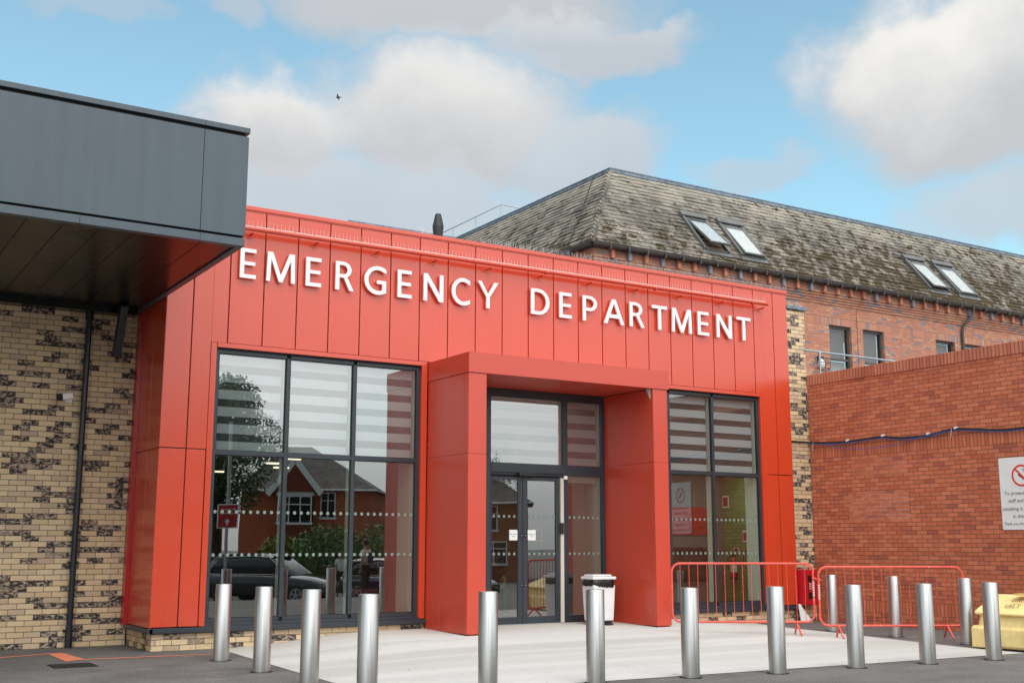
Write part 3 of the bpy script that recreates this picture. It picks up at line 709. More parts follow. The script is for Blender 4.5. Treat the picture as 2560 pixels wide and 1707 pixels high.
# ------------------------------------------------------------------ sign letters
sg = thing('sign_lettering', 'white raised capital letters reading EMERGENCY DEPARTMENT across the red facade', 'sign', (5.7, BF, 5.655))
def arc(cx_, cy_, rx, ry, a0, a1, n=16): return [(cx_ + rx * math.cos(R(a0 + (a1 - a0) * i / n)), cy_ + ry * math.sin(R(a0 + (a1 - a0) * i / n))) for i in range(n + 1)]
H_, T_ = .478, .067
def letter(ch, x0, x1):
    W = x1 - x0; t = T_; h = H_; P = []
    r_ = lambda a, b, c, d: P.append([(a, c), (b, c), (b, d), (a, d)])
    if ch == 'E': P.append([(0, 0), (W, 0), (W, t * .9), (t, t * .9), (t, h * .5 - t * .42), (W * .93, h * .5 - t * .42), (W * .93, h * .5 + t * .42), (t, h * .5 + t * .42), (t, h - t * .9), (W * .98, h - t * .9), (W * .98, h), (0, h)])
    elif ch == 'M': P.append([(0, 0), (t * .95, 0), (t * 1.1, h * .78), (W * .5 - t * .45, 0), (W * .5 + t * .45, 0), (W - t * 1.1, h * .78), (W - t * .95, 0), (W, 0), (W - t * .2, h), (W - t * 1.5, h), (W * .5, h * .22), (t * 1.5, h), (t * .2, h)])
    elif ch == 'N': P.append([(0, 0), (t, 0), (t, h * .76), (W - t * 1.15, 0), (W, 0), (W, h), (W - t, h), (W - t, h * .26), (t * 1.15, h), (0, h)])
    elif ch == 'T': P.append([(W / 2 - t / 2, 0), (W / 2 + t / 2, 0), (W / 2 + t / 2, h - t * .9), (W, h - t * .9), (W, h), (0, h), (0, h - t * .9), (W / 2 - t / 2, h - t * .9)])
    elif ch == 'Y': P.append([(W / 2 - t / 2, 0), (W / 2 + t / 2, 0), (W / 2 + t / 2, h * .42), (W, h), (W - t * 1.15, h), (W / 2, h * .53), (t * 1.15, h), (0, h), (W / 2 - t / 2, h * .42)])
    elif ch == 'A':
        P.append([(0, 0), (t * 1.1, 0), (W * .27, h * .24), (W * .73, h * .24), (W - t * 1.1, 0), (W, 0), (W / 2 + t * .6, h), (W / 2 - t * .6, h), (W / 2 - t * .6, h - .001), (W * .175, h * .405 - .001), (W * .30, h * .39), (W / 2, h * .86), (W * .70, h * .39), (W * .30, h * .389), (W * .17, h * .40)])
        P.clear()
        P.append([(0, 0), (t * 1.1, 0), (W / 2 + .0, h * .84), (W / 2, h), (W / 2 - t * .6, h)]); P.append([(W, 0), (W / 2 + t * .6, h), (W / 2 + .0, h), (W / 2 + .0, h * .84), (W - t * 1.1, 0)])
        P.append([(W * .24, h * .235), (W * .76, h * .235), (W * .70, h * .385), (W * .30, h * .385)])
    elif ch == 'D':
        o_ = [(0, 0), (W * .4, 0)] + arc(W * .4, h / 2, W * .6, h / 2, -90, 90, 22)[1:-1] + [(W * .4, h), (0, h)]
        i_ = [(t, t * .9), (W * .4, t * .9)] + arc(W * .4, h / 2, W * .6 - t * 1.05, h / 2 - t * .9, -90, 90, 22)[1:-1] + [(W * .4, h - t * .9), (t, h - t * .9)]
        P.append(('ring', o_, i_))
    elif ch in 'PR':
        yb = h * (.40 if ch == 'P' else .44); bx = W * (.45 if ch == 'P' else .40); rx = (W if ch == 'P' else W * .86) - bx
        ym = (h + yb) / 2; ry = (h - yb) / 2
        P.append([(0, 0), (t, 0), (t, h - .0), (0, h)])
        o_ = [(t, yb), (bx, yb)] + arc(bx, ym, rx, ry, -90, 90, 18)[1:-1] + [(bx, h), (t, h)]
        i_ = [(t, yb + t * .85), (bx, yb + t * .85)] + arc(bx, ym, rx - t, ry - t * .85, -90, 90, 18)[1:-1] + [(bx, h - t * .85), (t, h - t * .85)]
        P.append(('band', o_, i_))
        if ch == 'R': P.append([(W * .42, yb + t * .3), (W - t * 1.15, 0), (W, 0), (W * .62, yb + t * .25)])
    elif ch in 'CG':
        a0, a1 = (52, 308); rx = W * .62; cx_ = rx
        o_ = arc(cx_, h / 2, rx, h / 2 + .006, a0, a1, 34); i_ = arc(cx_, h / 2, rx - t * 1.02, h / 2 - t * .9, a0 + 4, a1 - 4, 34)
        o_[0] = (W, h - .035); o_ = [(W, h - .035)] + [p for p in o_[1:-1]] + [(W, .035 if ch == 'C' else .03)]
        i_ = [(W, h - .11)] + i_[1:-1] + [(W, .105)]
        P.append(('band', o_, i_))
        if ch == 'G': r_(W - t, W, .03, h * .5); r_(W * .58, W - t + .0, h * .5 - t * .85, h * .5)
    return P
LET = [('E', 5.715, 5.977), ('M', 6.149, 6.63), ('E', 6.814, 7.081), ('R', 7.332, 7.657), ('G', 7.851, 8.248), ('E', 8.467, 8.732), ('N', 8.962, 9.345), ('C', 9.515, 9.878), ('Y', 10.038, 10.461),
       ('D', 11.16, 11.559), ('E', 11.782, 12.057), ('P', 12.312, 12.636), ('A', 12.799, 13.273), ('R', 13.413, 13.765), ('T', 13.96, 14.335), ('M', 14.457, 14.96), ('E', 15.123, 15.41), ('N', 15.622, 16.019), ('T', 16.168, 16.545)]
for ch, xa, xb in LET:
    mb = MB(); pk = 0
    for p in letter(ch, xa, xb):
        pk += 1; ey = .0011 * pk
        if isinstance(p, tuple) and p[0] in ('ring', 'band'):
            o_, i_ = p[1], p[2]; k = len(o_)
            vs = []
            for d in (0, .034):
                for q in o_ + i_: vs.append((xa + q[0], BF - .076 + d - ey, 5.655 + q[1]))
            n2 = 2 * k; fs = []
            rng = range(k) if p[0] == 'ring' else range(k - 1)
            for i in rng:
                j = (i + 1) % k
                fs += [(i, j, k + j, k + i), (n2 + i, n2 + k + i, n2 + k + j, n2 + j), (i, n2 + i, n2 + j, j), (k + i, k + j, n2 + k + j, n2 + k + i)]
            if p[0] == 'band': fs += [(0, k, n2 + k, n2), (k - 1, n2 + k - 1, n2 + 2 * k - 1, 2 * k - 1)]
            mb.add(vs, fs)
        else:
            mb.prism([(xa + q[0], q[1]) for q in p], (0, BF - .076 - ey, 5.655), (1, 0, 0), (0, 0, 1), (0, 1, 0), .034)
    o = mb.build('letter', M_white, sg, recalc=True)
    sx, sz = {'G': (.035, 5.89), 'C': (.035, 5.89), 'Y': ((xb - xa) / 2, 5.70), 'T': ((xb - xa) / 2, 5.70), 'A': ((xb - xa) / 2, 5.80)}.get(ch, (.035, 5.72)); st = MB(); st.cyl((xa + sx, BF - .042, sz), (xa + sx, BF + .0, sz), .006, 6); st.build('standoff', M_zinc, sg)
# ------------------------------------------------------------------ canopy on the left
CX1, CY0 = 4.585, 13.70
cn = thing('entrance_canopy', 'deep anthracite metal canopy with a dark boarded underside jutting out on the left', 'canopy', (CX1, CY0, 5.2))
CXL = -6.0; YW_ = 18.78
mb = MB()
for a, b in ((-6, 1.0), (1.006, 4.012), (4.018, CX1)): mb.box(a, b, CY0, CY0 + .03, 5.335, 6.635)
for a, b in ((CY0 + .032, 14.4), (14.406, 17.2), (17.206, YW_)): mb.box(CX1 - .03, CX1, a, b, 5.335, 6.635)
mb.build('fascia', M_grey, cn, bevel=.003)
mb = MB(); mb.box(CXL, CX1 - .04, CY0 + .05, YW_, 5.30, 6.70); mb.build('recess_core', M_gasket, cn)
mb = MB()
for a, b in ((-6, 1.0), (1.003, 4.014), (4.017, CX1 + .01)): mb.box(a, b, CY0 - .012, CY0 + .35, 6.683, 6.752)
mb.box(CX1 - .34, CX1 + .01, CY0 + .351, YW_, 6.683, 6.752); mb.build('top_trim', M_grey, cn, bevel=.003)
mb = MB()
for a, b in ((-6, 1.0), (1.003, 2.6), (2.603, 4.014), (4.017, CX1 - .004)): mb.box(a, b, CY0 - .008, CY0 + .10, 5.203, 5.302)
mb.box(CX1 - .09, CX1 - .004, CY0 + .101, YW_, 5.203, 5.302); mb.build('bottom_trim', M_grey, cn, bevel=.003)
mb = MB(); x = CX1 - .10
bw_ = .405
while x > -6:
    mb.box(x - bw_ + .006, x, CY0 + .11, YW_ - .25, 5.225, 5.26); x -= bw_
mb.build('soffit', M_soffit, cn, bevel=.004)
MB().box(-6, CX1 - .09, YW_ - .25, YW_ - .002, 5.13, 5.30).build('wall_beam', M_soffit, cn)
MB().obox((4.20, 18.35, 4.82), (0, -.42, .9), (1, 0, 0), (0, .9, .42), .42, .06, .07).build('brace', M_black, cn, bevel=.01)
# ------------------------------------------------------------------ buff brick wall on the left
bw = thing('buff_brick_building', 'two tone buff and burnt brick wall under the dark canopy', 'wall', (0, YW_, 0))
MB().box(-12, BX0 + .02, YW_, YW_ + .3, -.1, 6.68).build('wall', M_yb, bw)
MB().box(-12, 17.5, 26, 26.2, -.1, 6.5).build('rear_wall', M_yb, bw)
MB().box(-12, 4.6, YW_ + .301, 26, 6.4, 6.5).build('roof', M_lead, bw)
# buff strip right of the red block
MB().box(BX1 - .02, 18.215, 17.371, 17.62, .2581, 6.49).build('side_pier', M_yb, bld)
MB().box(BX1 + .013, 18.30, 17.33, 17.70, 6.49, 6.56).build('pier_capping', M_lead, bld, bevel=.004)
k = MB()
for q in range(34):
    x = 17.72 + q * .017; k.tube([(x, 17.5, 6.56), (x + random.uniform(-.05, .05), 17.5 + random.uniform(-.05, .05), 6.56 + random.uniform(.1, .16))], .0019, 4, False)
k.build('parapet_spike_strip', M_spike, bld)
# downpipe
dp = thing('downpipe', 'dark round downpipe clipped to the buff brick wall', 'pipe', (3.80, 18.70, 0))
MB().tube([(3.80, 18.70, 5.2), (3.80, 18.70, .26)], .045, 16).build('pipe', M_pipe, dp)
MB().tube([(3.80, 18.70, .27), (3.80, 18.70, .17), (3.80, 18.70, .0)], [.052, .056, .056], 16).build('shoe', M_pipe, dp)
MB().tube([(3.80, 18.70, 5.0), (3.80, 18.70, 5.14)], .06, 16).build('collar', M_pipe, dp)
for z in (.25, 1.26, 2.99, 4.35):
    k = MB(); k.tube([(3.80, 18.70, z - .02), (3.80, 18.70, z + .02)], .052, 16); k.box(3.72, 3.88, 18.72, 18.778, z - .018, z + .018); k.build('clip', M_pipe, dp)
# cctv camera
cc_ = thing('security_camera', 'small white security camera on the buff brick wall', 'camera', (3.60, YW_, 3.70))
MB().box(3.53, 3.63, YW_ - .03, YW_, 3.69, 3.85).build('mount_plate', M_binw, cc_, bevel=.012)
MB().tube([(3.60, YW_ - .03, 3.80), (3.56, YW_ - .09, 3.79)], .018, 10).build('arm', M_binw, cc_)
ax = Vector((-.75, -.55, -.22)).normalized(); sd = ax.cross(Vector((0, 0, 1))).normalized(); up_ = sd.cross(ax)
MB().obox(Vector((3.51, YW_ - .13, 3.775)), ax, sd, up_, .12, .055, .05).build('housing', mat('camera_white', (.9, .9, .9), .35), cc_, bevel=.018)
MB().obox(Vector((3.51, YW_ - .13, 3.775)) + ax * .125, ax, sd, up_, .012, .058, .054).obox(Vector((3.51, YW_ - .13, 3.745)) + ax * .03, ax, sd, up_, .08, .04, .008).build('lens_cowl', M_black, cc_, bevel=.006)
# drain cover
dc = MB(); dc.box(3.04, 3.58, 15.68, 16.20, -.01, .006)
for i in range(9): dc.box(3.06, 3.56, 15.70 + i * .055, 15.725 + i * .055, .006, .012)
tag(dc.build('drain_cover', mat('cast_iron', (.03, .028, .027), .7, .3, .4, .4, 25, .5, 60), org=(3.3, 15.95, 0)), 'rectangular cast iron drain cover in the tarmac beside the orange line', 'drain cover')

# ------------------------------------------------------------------ red brick wall on the right
rw = thing('red_brick_wall', 'tall red brick wall with a bricked-up opening and soldier course coping', 'wall', (18.22, 17.36, 0))
MB().box(18.22, 18.50, 9.2, 17.369, -.5, 4.862).build('wall', M_rb, rw)
MB().box(18.50, 40, 9.2, 9.45, -.5, 4.862).build('end_wall', M_rbx, rw)
MB().box(18.20, 18.52, 9.18, 17.365, 4.862, 5.085).build('coping', M_rcop, rw, bevel=.008)
MB().box(18.5, 40, 9.45, 23.9, 4.5, 4.6).build('flat_roof', M_lead, rw)
# sign
s_ = thing('no_smoking_sign', 'white no smoking notice with red prohibition ring fixed to the red brick wall', 'sign', (18.19, 12.9, 1.8))
sx_ = 18.203; sy0, sy1, sz0, sz1 = 12.89, 12.02, 1.80, 3.05
MB().prism([(-c, d) for c, d in [(sy0 - .02 - 12, sz0), (sy0 - 12, sz0 + .02), (sy0 - 12, sz1 - .02), (sy0 - .02 - 12, sz1), (sy1 + .02 - 12, sz1), (sy1 - 12, sz1 - .02), (sy1 - 12, sz0 + .02), (sy1 + .02 - 12, sz0)]], (sx_, 12, 0), (0, -1, 0), (0, 0, 1), (1, 0, 0), .006).build('board', M_signwhite, s_)
SU = (0, -1, 0); SV = (0, 0, 1); xf = sx_ - .003; ym = (sy0 + sy1) / 2
t = MB(); t.ring((xf, ym, 2.73), SU, SV, .155, .19, 40); t.obox((xf, ym, 2.73), (0, -1, -1), (0, 1, -1), (1, 0, 0), .158, .017, .0004); t.build('prohibition_ring', M_ringred, s_)
t = MB(); t.obox((xf + .001, ym - .01, 2.70), (0, -1, -.75), (0, .75, -1), (1, 0, 0), .085, .018, .0004); t.tube([(xf + .001, ym - .07 + .0, 2.79), (xf + .001, ym - .03, 2.83), (xf + .001, ym - .09, 2.86)], .005, 5); t.build('cigarette_symbol', M_txt, s_)
for txt, z, sz in (('To protect patients,', 2.40, .088), ('staff and visitors', 2.27, .088), ('smoking is prohibited', 2.13, .094), ('in this area.', 2.00, .094), ('Thank you for NOT smoking', 1.88, .068)):
    t = MB(); t.text(txt, (xf, ym, z), SU, SV, sz, 0, 'CENTER'); t.build('text_line', M_txt, s_)
# cables
cb_ = thing('cable_bundle', 'black and blue cables sagging along the red brick wall', 'cable', (18.18, 15.5, 3.6))
P_ = [(17.66, 17.34, 3.66), (18.0, 17.33, 3.655), (18.17, 17.28, 3.65), (18.18, 16.9, 3.62), (18.18, 16.3, 3.60), (18.18, 15.48, 3.63), (18.18, 15.0, 3.575), (18.18, 14.33, 3.575), (18.18, 13.71, 3.64), (18.18, 12.84, 3.55), (18.18, 12.3, 3.545), (18.18, 11, 3.56), (18.18, 6, 3.56)]
def smooth_path(P, n=5):
    P = [Vector(p) for p in P]; out = []
    for i in range(len(P) - 1):
        p0 = P[max(0, i - 1)]; p1 = P[i]; p2 = P[i + 1]; p3 = P[min(len(P) - 1, i + 2)]
        for k in range(n):
            t = k / n; out.append(.5 * ((2 * p1) + (p2 - p0) * t + (2 * p0 - 5 * p1 + 4 * p2 - p3) * t * t + (3 * p1 - p0 - 3 * p2 + p3) * t ** 3))
    out.append(P[-1]); return out
MB().tube(smooth_path(P_), .020, 8).build('black_cable', M_black, cb_)
MB().tube(smooth_path([(p[0] - .012, p[1], p[2] - .028) for p in P_[2:]]), .008, 6).build('blue_cable', M_blue, cb_)
MB().tube(smooth_path([(18.16, 16.95, 3.60), (18.17, 16.4, 3.47), (18.18, 15.78, 3.425), (18.18, 15.0, 3.46), (18.17, 14.5, 3.55), (18.16, 13.9, 3.61)]), .0055, 6).build('thin_blue_cable', M_blue, cb_)
for y, z in ((16.3, 3.62), (15.4, 3.65), (14.33, 3.60), (13.71, 3.66)): MB().box(18.15, 18.22, y - .02, y + .02, z - .02, z + .025).build('clip', M_binw, cb_)
for y, z in ((17.2, 3.63), (13.78, 3.63)): MB().tube([(18.15, y, z + .02), (18.15, y + .03, z - .14)], .004, 5).build('cable_tie', M_binw, cb_)
# extinguisher cabinet
cab = thing('fire_point_cabinet', 'dark red wall cabinet with a black window on the buff brick pier', 'cabinet', (17.85, 17.37, .33))
MB().box(17.675, 18.06, 17.18, 17.368, .33, 1.04).build('case', M_cabred, cab, bevel=.012)
MB().box(17.69, 18.045, 17.168, 17.179, .345, .985).build('door', M_cabred, cab, bevel=.004)
MB().box(17.79, 17.99, 17.163, 17.1675, .455, .925).build('window', mat('smoked_window', (.012, .012, .012), .1, 0, .6), cab)
t = MB(); t.box(17.80, 17.965, 17.158, 17.162, .59, .79, 0)
t.text('Dry', (17.812, 17.156, .745), (1, 0, 0), (0, 0, 1), .045, 1); t.text('Riser', (17.812, 17.156, .70), (1, 0, 0), (0, 0, 1), .045, 1); t.text('Inlet', (17.812, 17.156, .655), (1, 0, 0), (0, 0, 1), .045, 1)
t.prism([(0, 0), (.035, .01), (.05, .07), (.03, .16), (.01, .15), (.015, .06)], (17.905, 17.1575, .605), (1, 0, 0), (0, 0, 1), (0, -1, 0), .002, 1)
t.build('label', [M_signred, M_signwhite], cab)
k = MB(); k.cyl((17.725, 17.15, .70), (17.725, 17.168, .70), .014, 12); k.build('latch', M_zinc, cab)
MB().box(17.71, 17.75, 17.162, 17.1675, .385, .40).build('slot', M_black, cab)
# white wedge leaning by the plinth
tag(MB().prism([(0, 0), (.31, 0), (.05, .36), (0, .36)], (17.60, 17.20, .0), (1, 0, 0), (0, .18, 1), (0, 1, 0), .02).build('wedge_board', M_signwhite, org=(17.60, 17.2, 0)), 'white triangular board leaning on the plinth below the red cabinet', 'board')

# ------------------------------------------------------------------ old brick building with slate roof
YO = 24.0; XO = 17.52; YE = 23.70; XE = 17.238; ZE = 9.311; WR = 2.44; HR = 3.009
ob = thing('old_brick_building', 'older brown brick hospital wing with weathered slate roof, corbelled eaves and roof windows', 'building', (XO, YO, 0))
def wall_holes(u0, u1, z0, z1, holes, put):
    us = sorted({u0, u1, *[h[0] for h in holes], *[h[1] for h in holes]}); zs_ = sorted({z0, z1, *[h[2] for h in holes], *[h[3] for h in holes]})
    for a, b in zip(us, us[1:]):
        for c, d in zip(zs_, zs_[1:]):
            if not any(h[0] <= a and b <= h[1] and h[2] <= c and d <= h[3] for h in holes): put(a, b, c, d)
OW = [(26.215, 27.17), (27.69, 28.64), (31.11, 32.06), (32.58, 33.53)]
mb = MB(); wall_holes(XO, 46, 0, 9.25, [(a, b, 6.55, 8.085) for a, b in OW], lambda a, b, c, d: mb.box(a, b, YO, YO + .3, c, d)); mb.build('front_wall', M_ob, ob)
MB().box(XO, XO + .3, YO + .301, 60, 0, 9.25).build('side_wall', M_oby, ob)
# corbelled courses
mb = MB()
for i, (z0, z1, pr) in enumerate(((8.69, 8.755, .030), (8.765, 8.83, .055), (8.84, 8.905, .080), (8.915, 8.98, .105), (8.99, 9.25, .125))):
    mb.box(XO - pr, 46, YO - pr, YO - .001, z0, z1); mb.box(XO - pr, XO - .001, YO, 60, z0, z1)
mb.build('corbel_courses', M_ob, ob)
M_brkb = mat('blue_brick', (.24, .23, .26), .8, 0, .2, .2); M_brkr = mat('red_brick', (.50, .19, .12), .8, 0, .2, .25, 9)
for i in range(50):
    x = 17.96 + i * .5665; c_ = 1 if i % 5 in (1, 3) and i % 7 != 2 else 0
    MB().box(x - .052, x + .052, YO - .235, YO - .126, 9.00, 9.24).build('eaves_bracket', M_brkb if c_ else M_brkr, ob)
for i in range(8):
    y = 24.5 + i * .5665; MB().box(XO - .235, XO - .126, y - .052, y + .052, 9.0, 9.24).build('eaves_bracket', M_brkr, ob)
M_oldglass = glass_mat('old_window_glass', (.6, .6, .6), .08, .02)
for a, b in OW:
    mb = MB(); y0 = YO + .10
    mb.box(a, a + .055, y0, y0 + .08, 6.55, 8.085); mb.box(b - .075, b, y0, y0 + .08, 6.55, 8.085); mb.box(a + .055, b - .075, y0, y0 + .08, 8.01, 8.085); mb.box(a + .055, b - .075, y0, y0 + .08, 7.03, 7.09); mb.box(a + .055, b - .075, y0, y0 + .08, 6.55, 6.6)
    w_ = mb.build('window', M_brownpipe, ob)
    p = MB(); p.add([(a + .05, y0 + .04, 6.6), (b - .07, y0 + .04, 6.6), (b - .07, y0 + .04, 8.02), (a + .05, y0 + .04, 8.02)], [(0, 1, 2, 3)]); p.build('pane', M_oldglass, w_)
    MB().box(a + .06, b - .08, y0 + .16, y0 + .17, 7.10, 8.02).build('blind', mat('window_blind_grey', (.26, .24, .24), .8), w_)
    MB().box(a + .06, b - .08, y0 + .16, y0 + .17, 6.6, 7.02).build('curtain', M_binw, w_)
# roof: individually laid slates on two slopes meeting at a hip
def roof_part():
    vs = []; fs = []; tone = []
    L = math.hypot(WR, HR); rows = 20; g_ = L / rows; ct, sn = WR / L, HR / L
    rnd = random.Random(3)
    def slab(P0, U, S_, N, u0, u1, s0, s1, lift, t, clip=None):
        a = [(u0, s0), (u1, s0), (u1, s1), (u0, s1)]
        o = len(vs)
        for (u, s) in a:
            k = 1 - (s - s0) / (s1 - s0)
            vs.append(P0 + U * u + S_ * s + N * (.004 + lift * k))
        for (u, s) in a[:2]: vs.append(P0 + U * u + S_ * s + N * (-.012))
        fs.append((o, o + 1, o + 2, o + 3)); tone.append(t); fs.append((o, o + 4, o + 5, o + 1)); tone.append(t * .6)
        fs.append((o + 1, o + 5, o + 2)); tone.append(t * .6); fs.append((o, o + 3, o + 4)); tone.append(t * .6)
    C0 = Vector((XE, YE, ZE))
    for side in (0, 1):
        U = Vector((1, 0, 0)) if side == 0 else Vector((0, 1, 0)); S_ = Vector((0, ct, sn)) if side == 0 else Vector((ct, 0, sn)); N = Vector((0, -sn, ct)) if side == 0 else Vector((-sn, 0, ct))
        um = 26.0 if side == 0 else 22.0
        for r_ in range(rows):
            s0 = r_ * g_ - .01; s1 = (r_ + 1) * g_ + .035
            ub = r_ * g_ * ct          # hip line
            u = ub; wdt = .30; first = True
            off = (r_ % 2) * .15
            u_next = ub + .16 + off + rnd.uniform(-.02, .02)
            while u < um:
                jr = rnd.random(); lift = .018 + (.016 if jr > .8 else 0) + rnd.uniform(0, .008); ds = rnd.uniform(-.008, .008) + (-.03 if (side == 0 and jr > .965) else 0)
                slab(C0, U, S_, N, u + .003, u_next - .003, s0 + ds, s1, lift, rnd.random())
                u = u_next; u_next = u + wdt + rnd.uniform(-.012, .012)
    me = bpy.data.meshes.new('roof'); me.from_pydata([v - Vector((XO, YO, 0)) for v in vs], [], fs)
    at = me.attributes.new('tone', 'FLOAT', 'FACE'); at.data.foreach_set('value', tone)
    me.materials.append(M_slate); o = bpy.data.objects.new('roof', me); C.objects.link(o); o.parent = ob; ORG[o] = ORG[ob]; return o
rf = roof_part()
ZR = ZE + HR; XR = XE + WR; YR = YE + WR
mb = MB(); mb.add([(XE, YE, ZE - .02), (48, YE, ZE - .02), (48, YR, ZR - .02), (XR, YR, ZR - .02), (XE, 60, ZE - .02), (XR, 60, ZR - .02)], [(0, 1, 2, 3), (0, 3, 5, 4)]); mb.build('roof_underlay', M_gasket, ob)
# hip tiles, ridge capping, flat top
mb = MB(); a = Vector((XE, YE, ZE + .01)); b = Vector((XR, YR, ZR + .01)); d = (b - a).normalized()
for i in range(20):
    p = a + (b - a) * (i / 20); q = a + (b - a) * ((i + 1) / 20); mb.tube([p - Vector((0, 0, .02)), q - Vector((0, 0, .025))], [.05, .042], 8)
mb.build('hip_tiles', M_slate, ob)
mb = MB(); mb.box(XR - .04, 48, YR - .04, YR + .0, ZR + .0, ZR + .125); mb.box(XR - .04, XR, YR + .0, 35.3, ZR + .0, ZR + .125)
mb.box(15.4, XR - .041, 35.3, 35.34, ZR - .35, ZR + .125)
mb.box(XR - .05, 48, YR - .052, YR - .041, ZR + .095, ZR + .13); mb.box(XR - .052, XR - .041, YR, 35.3, ZR + .095, ZR + .13)
mb.build('ridge_capping', M_lead, ob, bevel=.004)
mb = MB(); mb.add([(XR, YR, ZR + .05), (48, YR, ZR + .05), (48, 60, ZR + .05), (XR, 60, ZR + .05), (15.4, 35.34, ZR + .05), (15.4, 60, ZR + .05), (XR, 35.34, ZR + .05)], [(0, 1, 2, 3), (4, 6, 3, 5)]); mb.build('flat_roof', M_lead, ob)
MB().box(15.4, XR - .05, 35.35, 35.6, 6, ZR - .0).build('rear_wing_wall', M_ob, ob)
mb = MB(); gp = [(XE - .03 + .0, 45, ZE - .09), (XE - .03, YE - .03, ZE - .09), (46, YE - .03, ZE - .09)]
def gutter(mb, path, r, n=8):
    for (p, q) in zip(path, path[1:]):
        p = Vector(p); q = Vector(q); t = (q - p).normalized(); s = Vector((0, 0, 1)).cross(t)
        vs = []; k = n
        for e in (p, q):
            for i in range(k + 1):
                a_ = math.pi + math.pi * i / k; vs.append(e + s * r * math.cos(a_) + Vector((0, 0, r * 1.25 * math.sin(a_) + .045)))
        mb.add(vs, [(i, i + 1, k + 2 + i, k + 1 + i) for i in range(k)], True)
gutter(mb, [(XE - .02, 45, ZE - .02), (XE - .02, YE - .02, ZE - .02), (46, YE - .02, ZE - .02)], .085)
for i in range(40): mb.box(XE + .5 + i * .62, XE + .53 + i * .62, YE - .112, YE + .05, ZE - .135, ZE + .035)
mb.tube([(XE - .11, YE - .11, ZE + .025), (46, YE - .11, ZE + .025)], .008, 6); mb.tube([(XE - .11, YE - .11, ZE + .025), (XE - .11, 45, ZE + .025)], .008, 6)
gt = mb.build('gutter', M_brownpipe, ob)
MB().box(XE + .1, 46, YE + .06, YO - .1, ZE - .07, ZE - .04).box(XE + .1, XO - .1, YO - .1, 45, ZE - .07, ZE - .04).build('eaves_board', M_brownpipe, ob)
MB().tube([(32.75, YE + .0, 9.2), (32.70, YE + .05, 9.0), (32.42, YO - .09, 8.62), (32.40, YO - .07, 8.4), (32.40, YO - .07, 4.6)], .048, 10).build('downpipe', M_brownpipe, ob)
MB().tube([(23.30, YO - .13, 5), (23.30, YO - .13, 8.6)], .01, 5)
MB().tube([(27.43, YO - .012, 6.5), (27.43, YO - .012, 8.65), (27.55, YO - .14, 8.9), (27.6, YE - .13, 9.35)], .008, 5).build('conductor_tape', mat('copper_tape', (.30, .14, .09), .5, .5), ob)
# lightning conductor up the left slope
def slopeL(y, s, off=.03): L = math.hypot(WR, HR); return (XE + WR * s / L - HR / L * off, y, ZE + HR * s / L + WR / L * off)
MB().tube([slopeL(24.9, -.05), slopeL(25.4, 1.0), slopeL(25.9, 2.0), slopeL(26.5, 3.0), slopeL(26.95, 3.88, .05), slopeL(26.95, 4.12, .05)], .014, 6).build('lightning_conductor', M_black, ob)
# roof windows
def skylight(x0, x1, ang):
    L = math.hypot(WR, HR); U = Vector((1, 0, 0)); S_ = Vector((0, WR / L, HR / L)); N = Vector((0, -HR / L, WR / L)); P0 = Vector((0, YE, ZE))
    s0, s1 = .53, 2.14; P = lambda x, s, n: P0 + U * x + S_ * s + N * n
    def bar(mb, xa, xb, sa, sb, na, nb): 
        c_ = P((xa + xb) / 2, (sa + sb) / 2, (na + nb) / 2); mb.obox(c_, U, S_, N, (xb - xa) / 2, (sb - sa) / 2, (nb - na) / 2)
    mb = MB(); bar(mb, x0, x0 + .085, s0, s1, .0, .11); bar(mb, x1 - .085, x1, s0, s1, .0, .11); bar(mb, x0 - .02, x1 + .02, s1 - .10, s1 + .10, .0, .15); bar(mb, x0 + .085, x1 - .085, s0, s0 + .05, .0, .07)
    bar(mb, x0 - .02, x1 + .03, s0 - .17, s0 - .001, .02, .045)
    sk = mb.build('roof_window', M_skf, ob, bevel=.01)
    bar_ = MB(); bar(bar_, x0 + .09, x1 - .09, s0 + .06, s1 - .11, .012, .018); bar_.build('shaft', mat('roof_window_lining', (.35, .22, .12), .7), sk)
    # sash hinged near its top edge, bottom pushed out
    ca, sa_ = math.cos(ang), math.sin(ang); S2 = S_ * ca - N * sa_; N2 = N * ca + S_ * sa_; top = P((x0 + x1) / 2, s1 - .16, .075)
    ln = s1 - s0 - .17; hw = (x1 - x0) / 2 - .10
    mb = MB()
    mb.obox(top - S2 * ln / 2 - U * (hw - .025), U, S2, N2, .028, ln / 2, .028); mb.obox(top - S2 * ln / 2 + U * (hw - .025), U, S2, N2, .028, ln / 2, .028)
    mb.obox(top - S2 * (ln - .03), U, S2, N2, hw - .055, .03, .028); mb.obox(top - S2 * .03, U, S2, N2, hw - .055, .03, .026)
    sh = mb.build('sash', M_skf, sk, bevel=.006)
    c_ = top - S2 * ln / 2 + N2 * .012
    MB().obox(c_, U, S2, N2, hw - .05, ln / 2 - .055, .004).build('pane', M_skglass, sk)
    MB().obox(c_ - N2 * .012 - S2 * .05, U, S2, N2, hw - .055, ln / 2 - .11, .003).build('white_blind', M_signwhite, sk)
M_skf = mat('roof_window_metal', (.17, .175, .17), .42, .45, .5, .12)
M_skglass = glass_mat('roof_window_glass', (.97, .98, .98), .22, .01)
for (a, b, g_) in ((21.34, 22.30, R(9)), (22.735, 23.72, R(2.5)), (30.97, 31.97, R(4)), (32.43, 33.45, R(1.5))): skylight(a, b, g_)
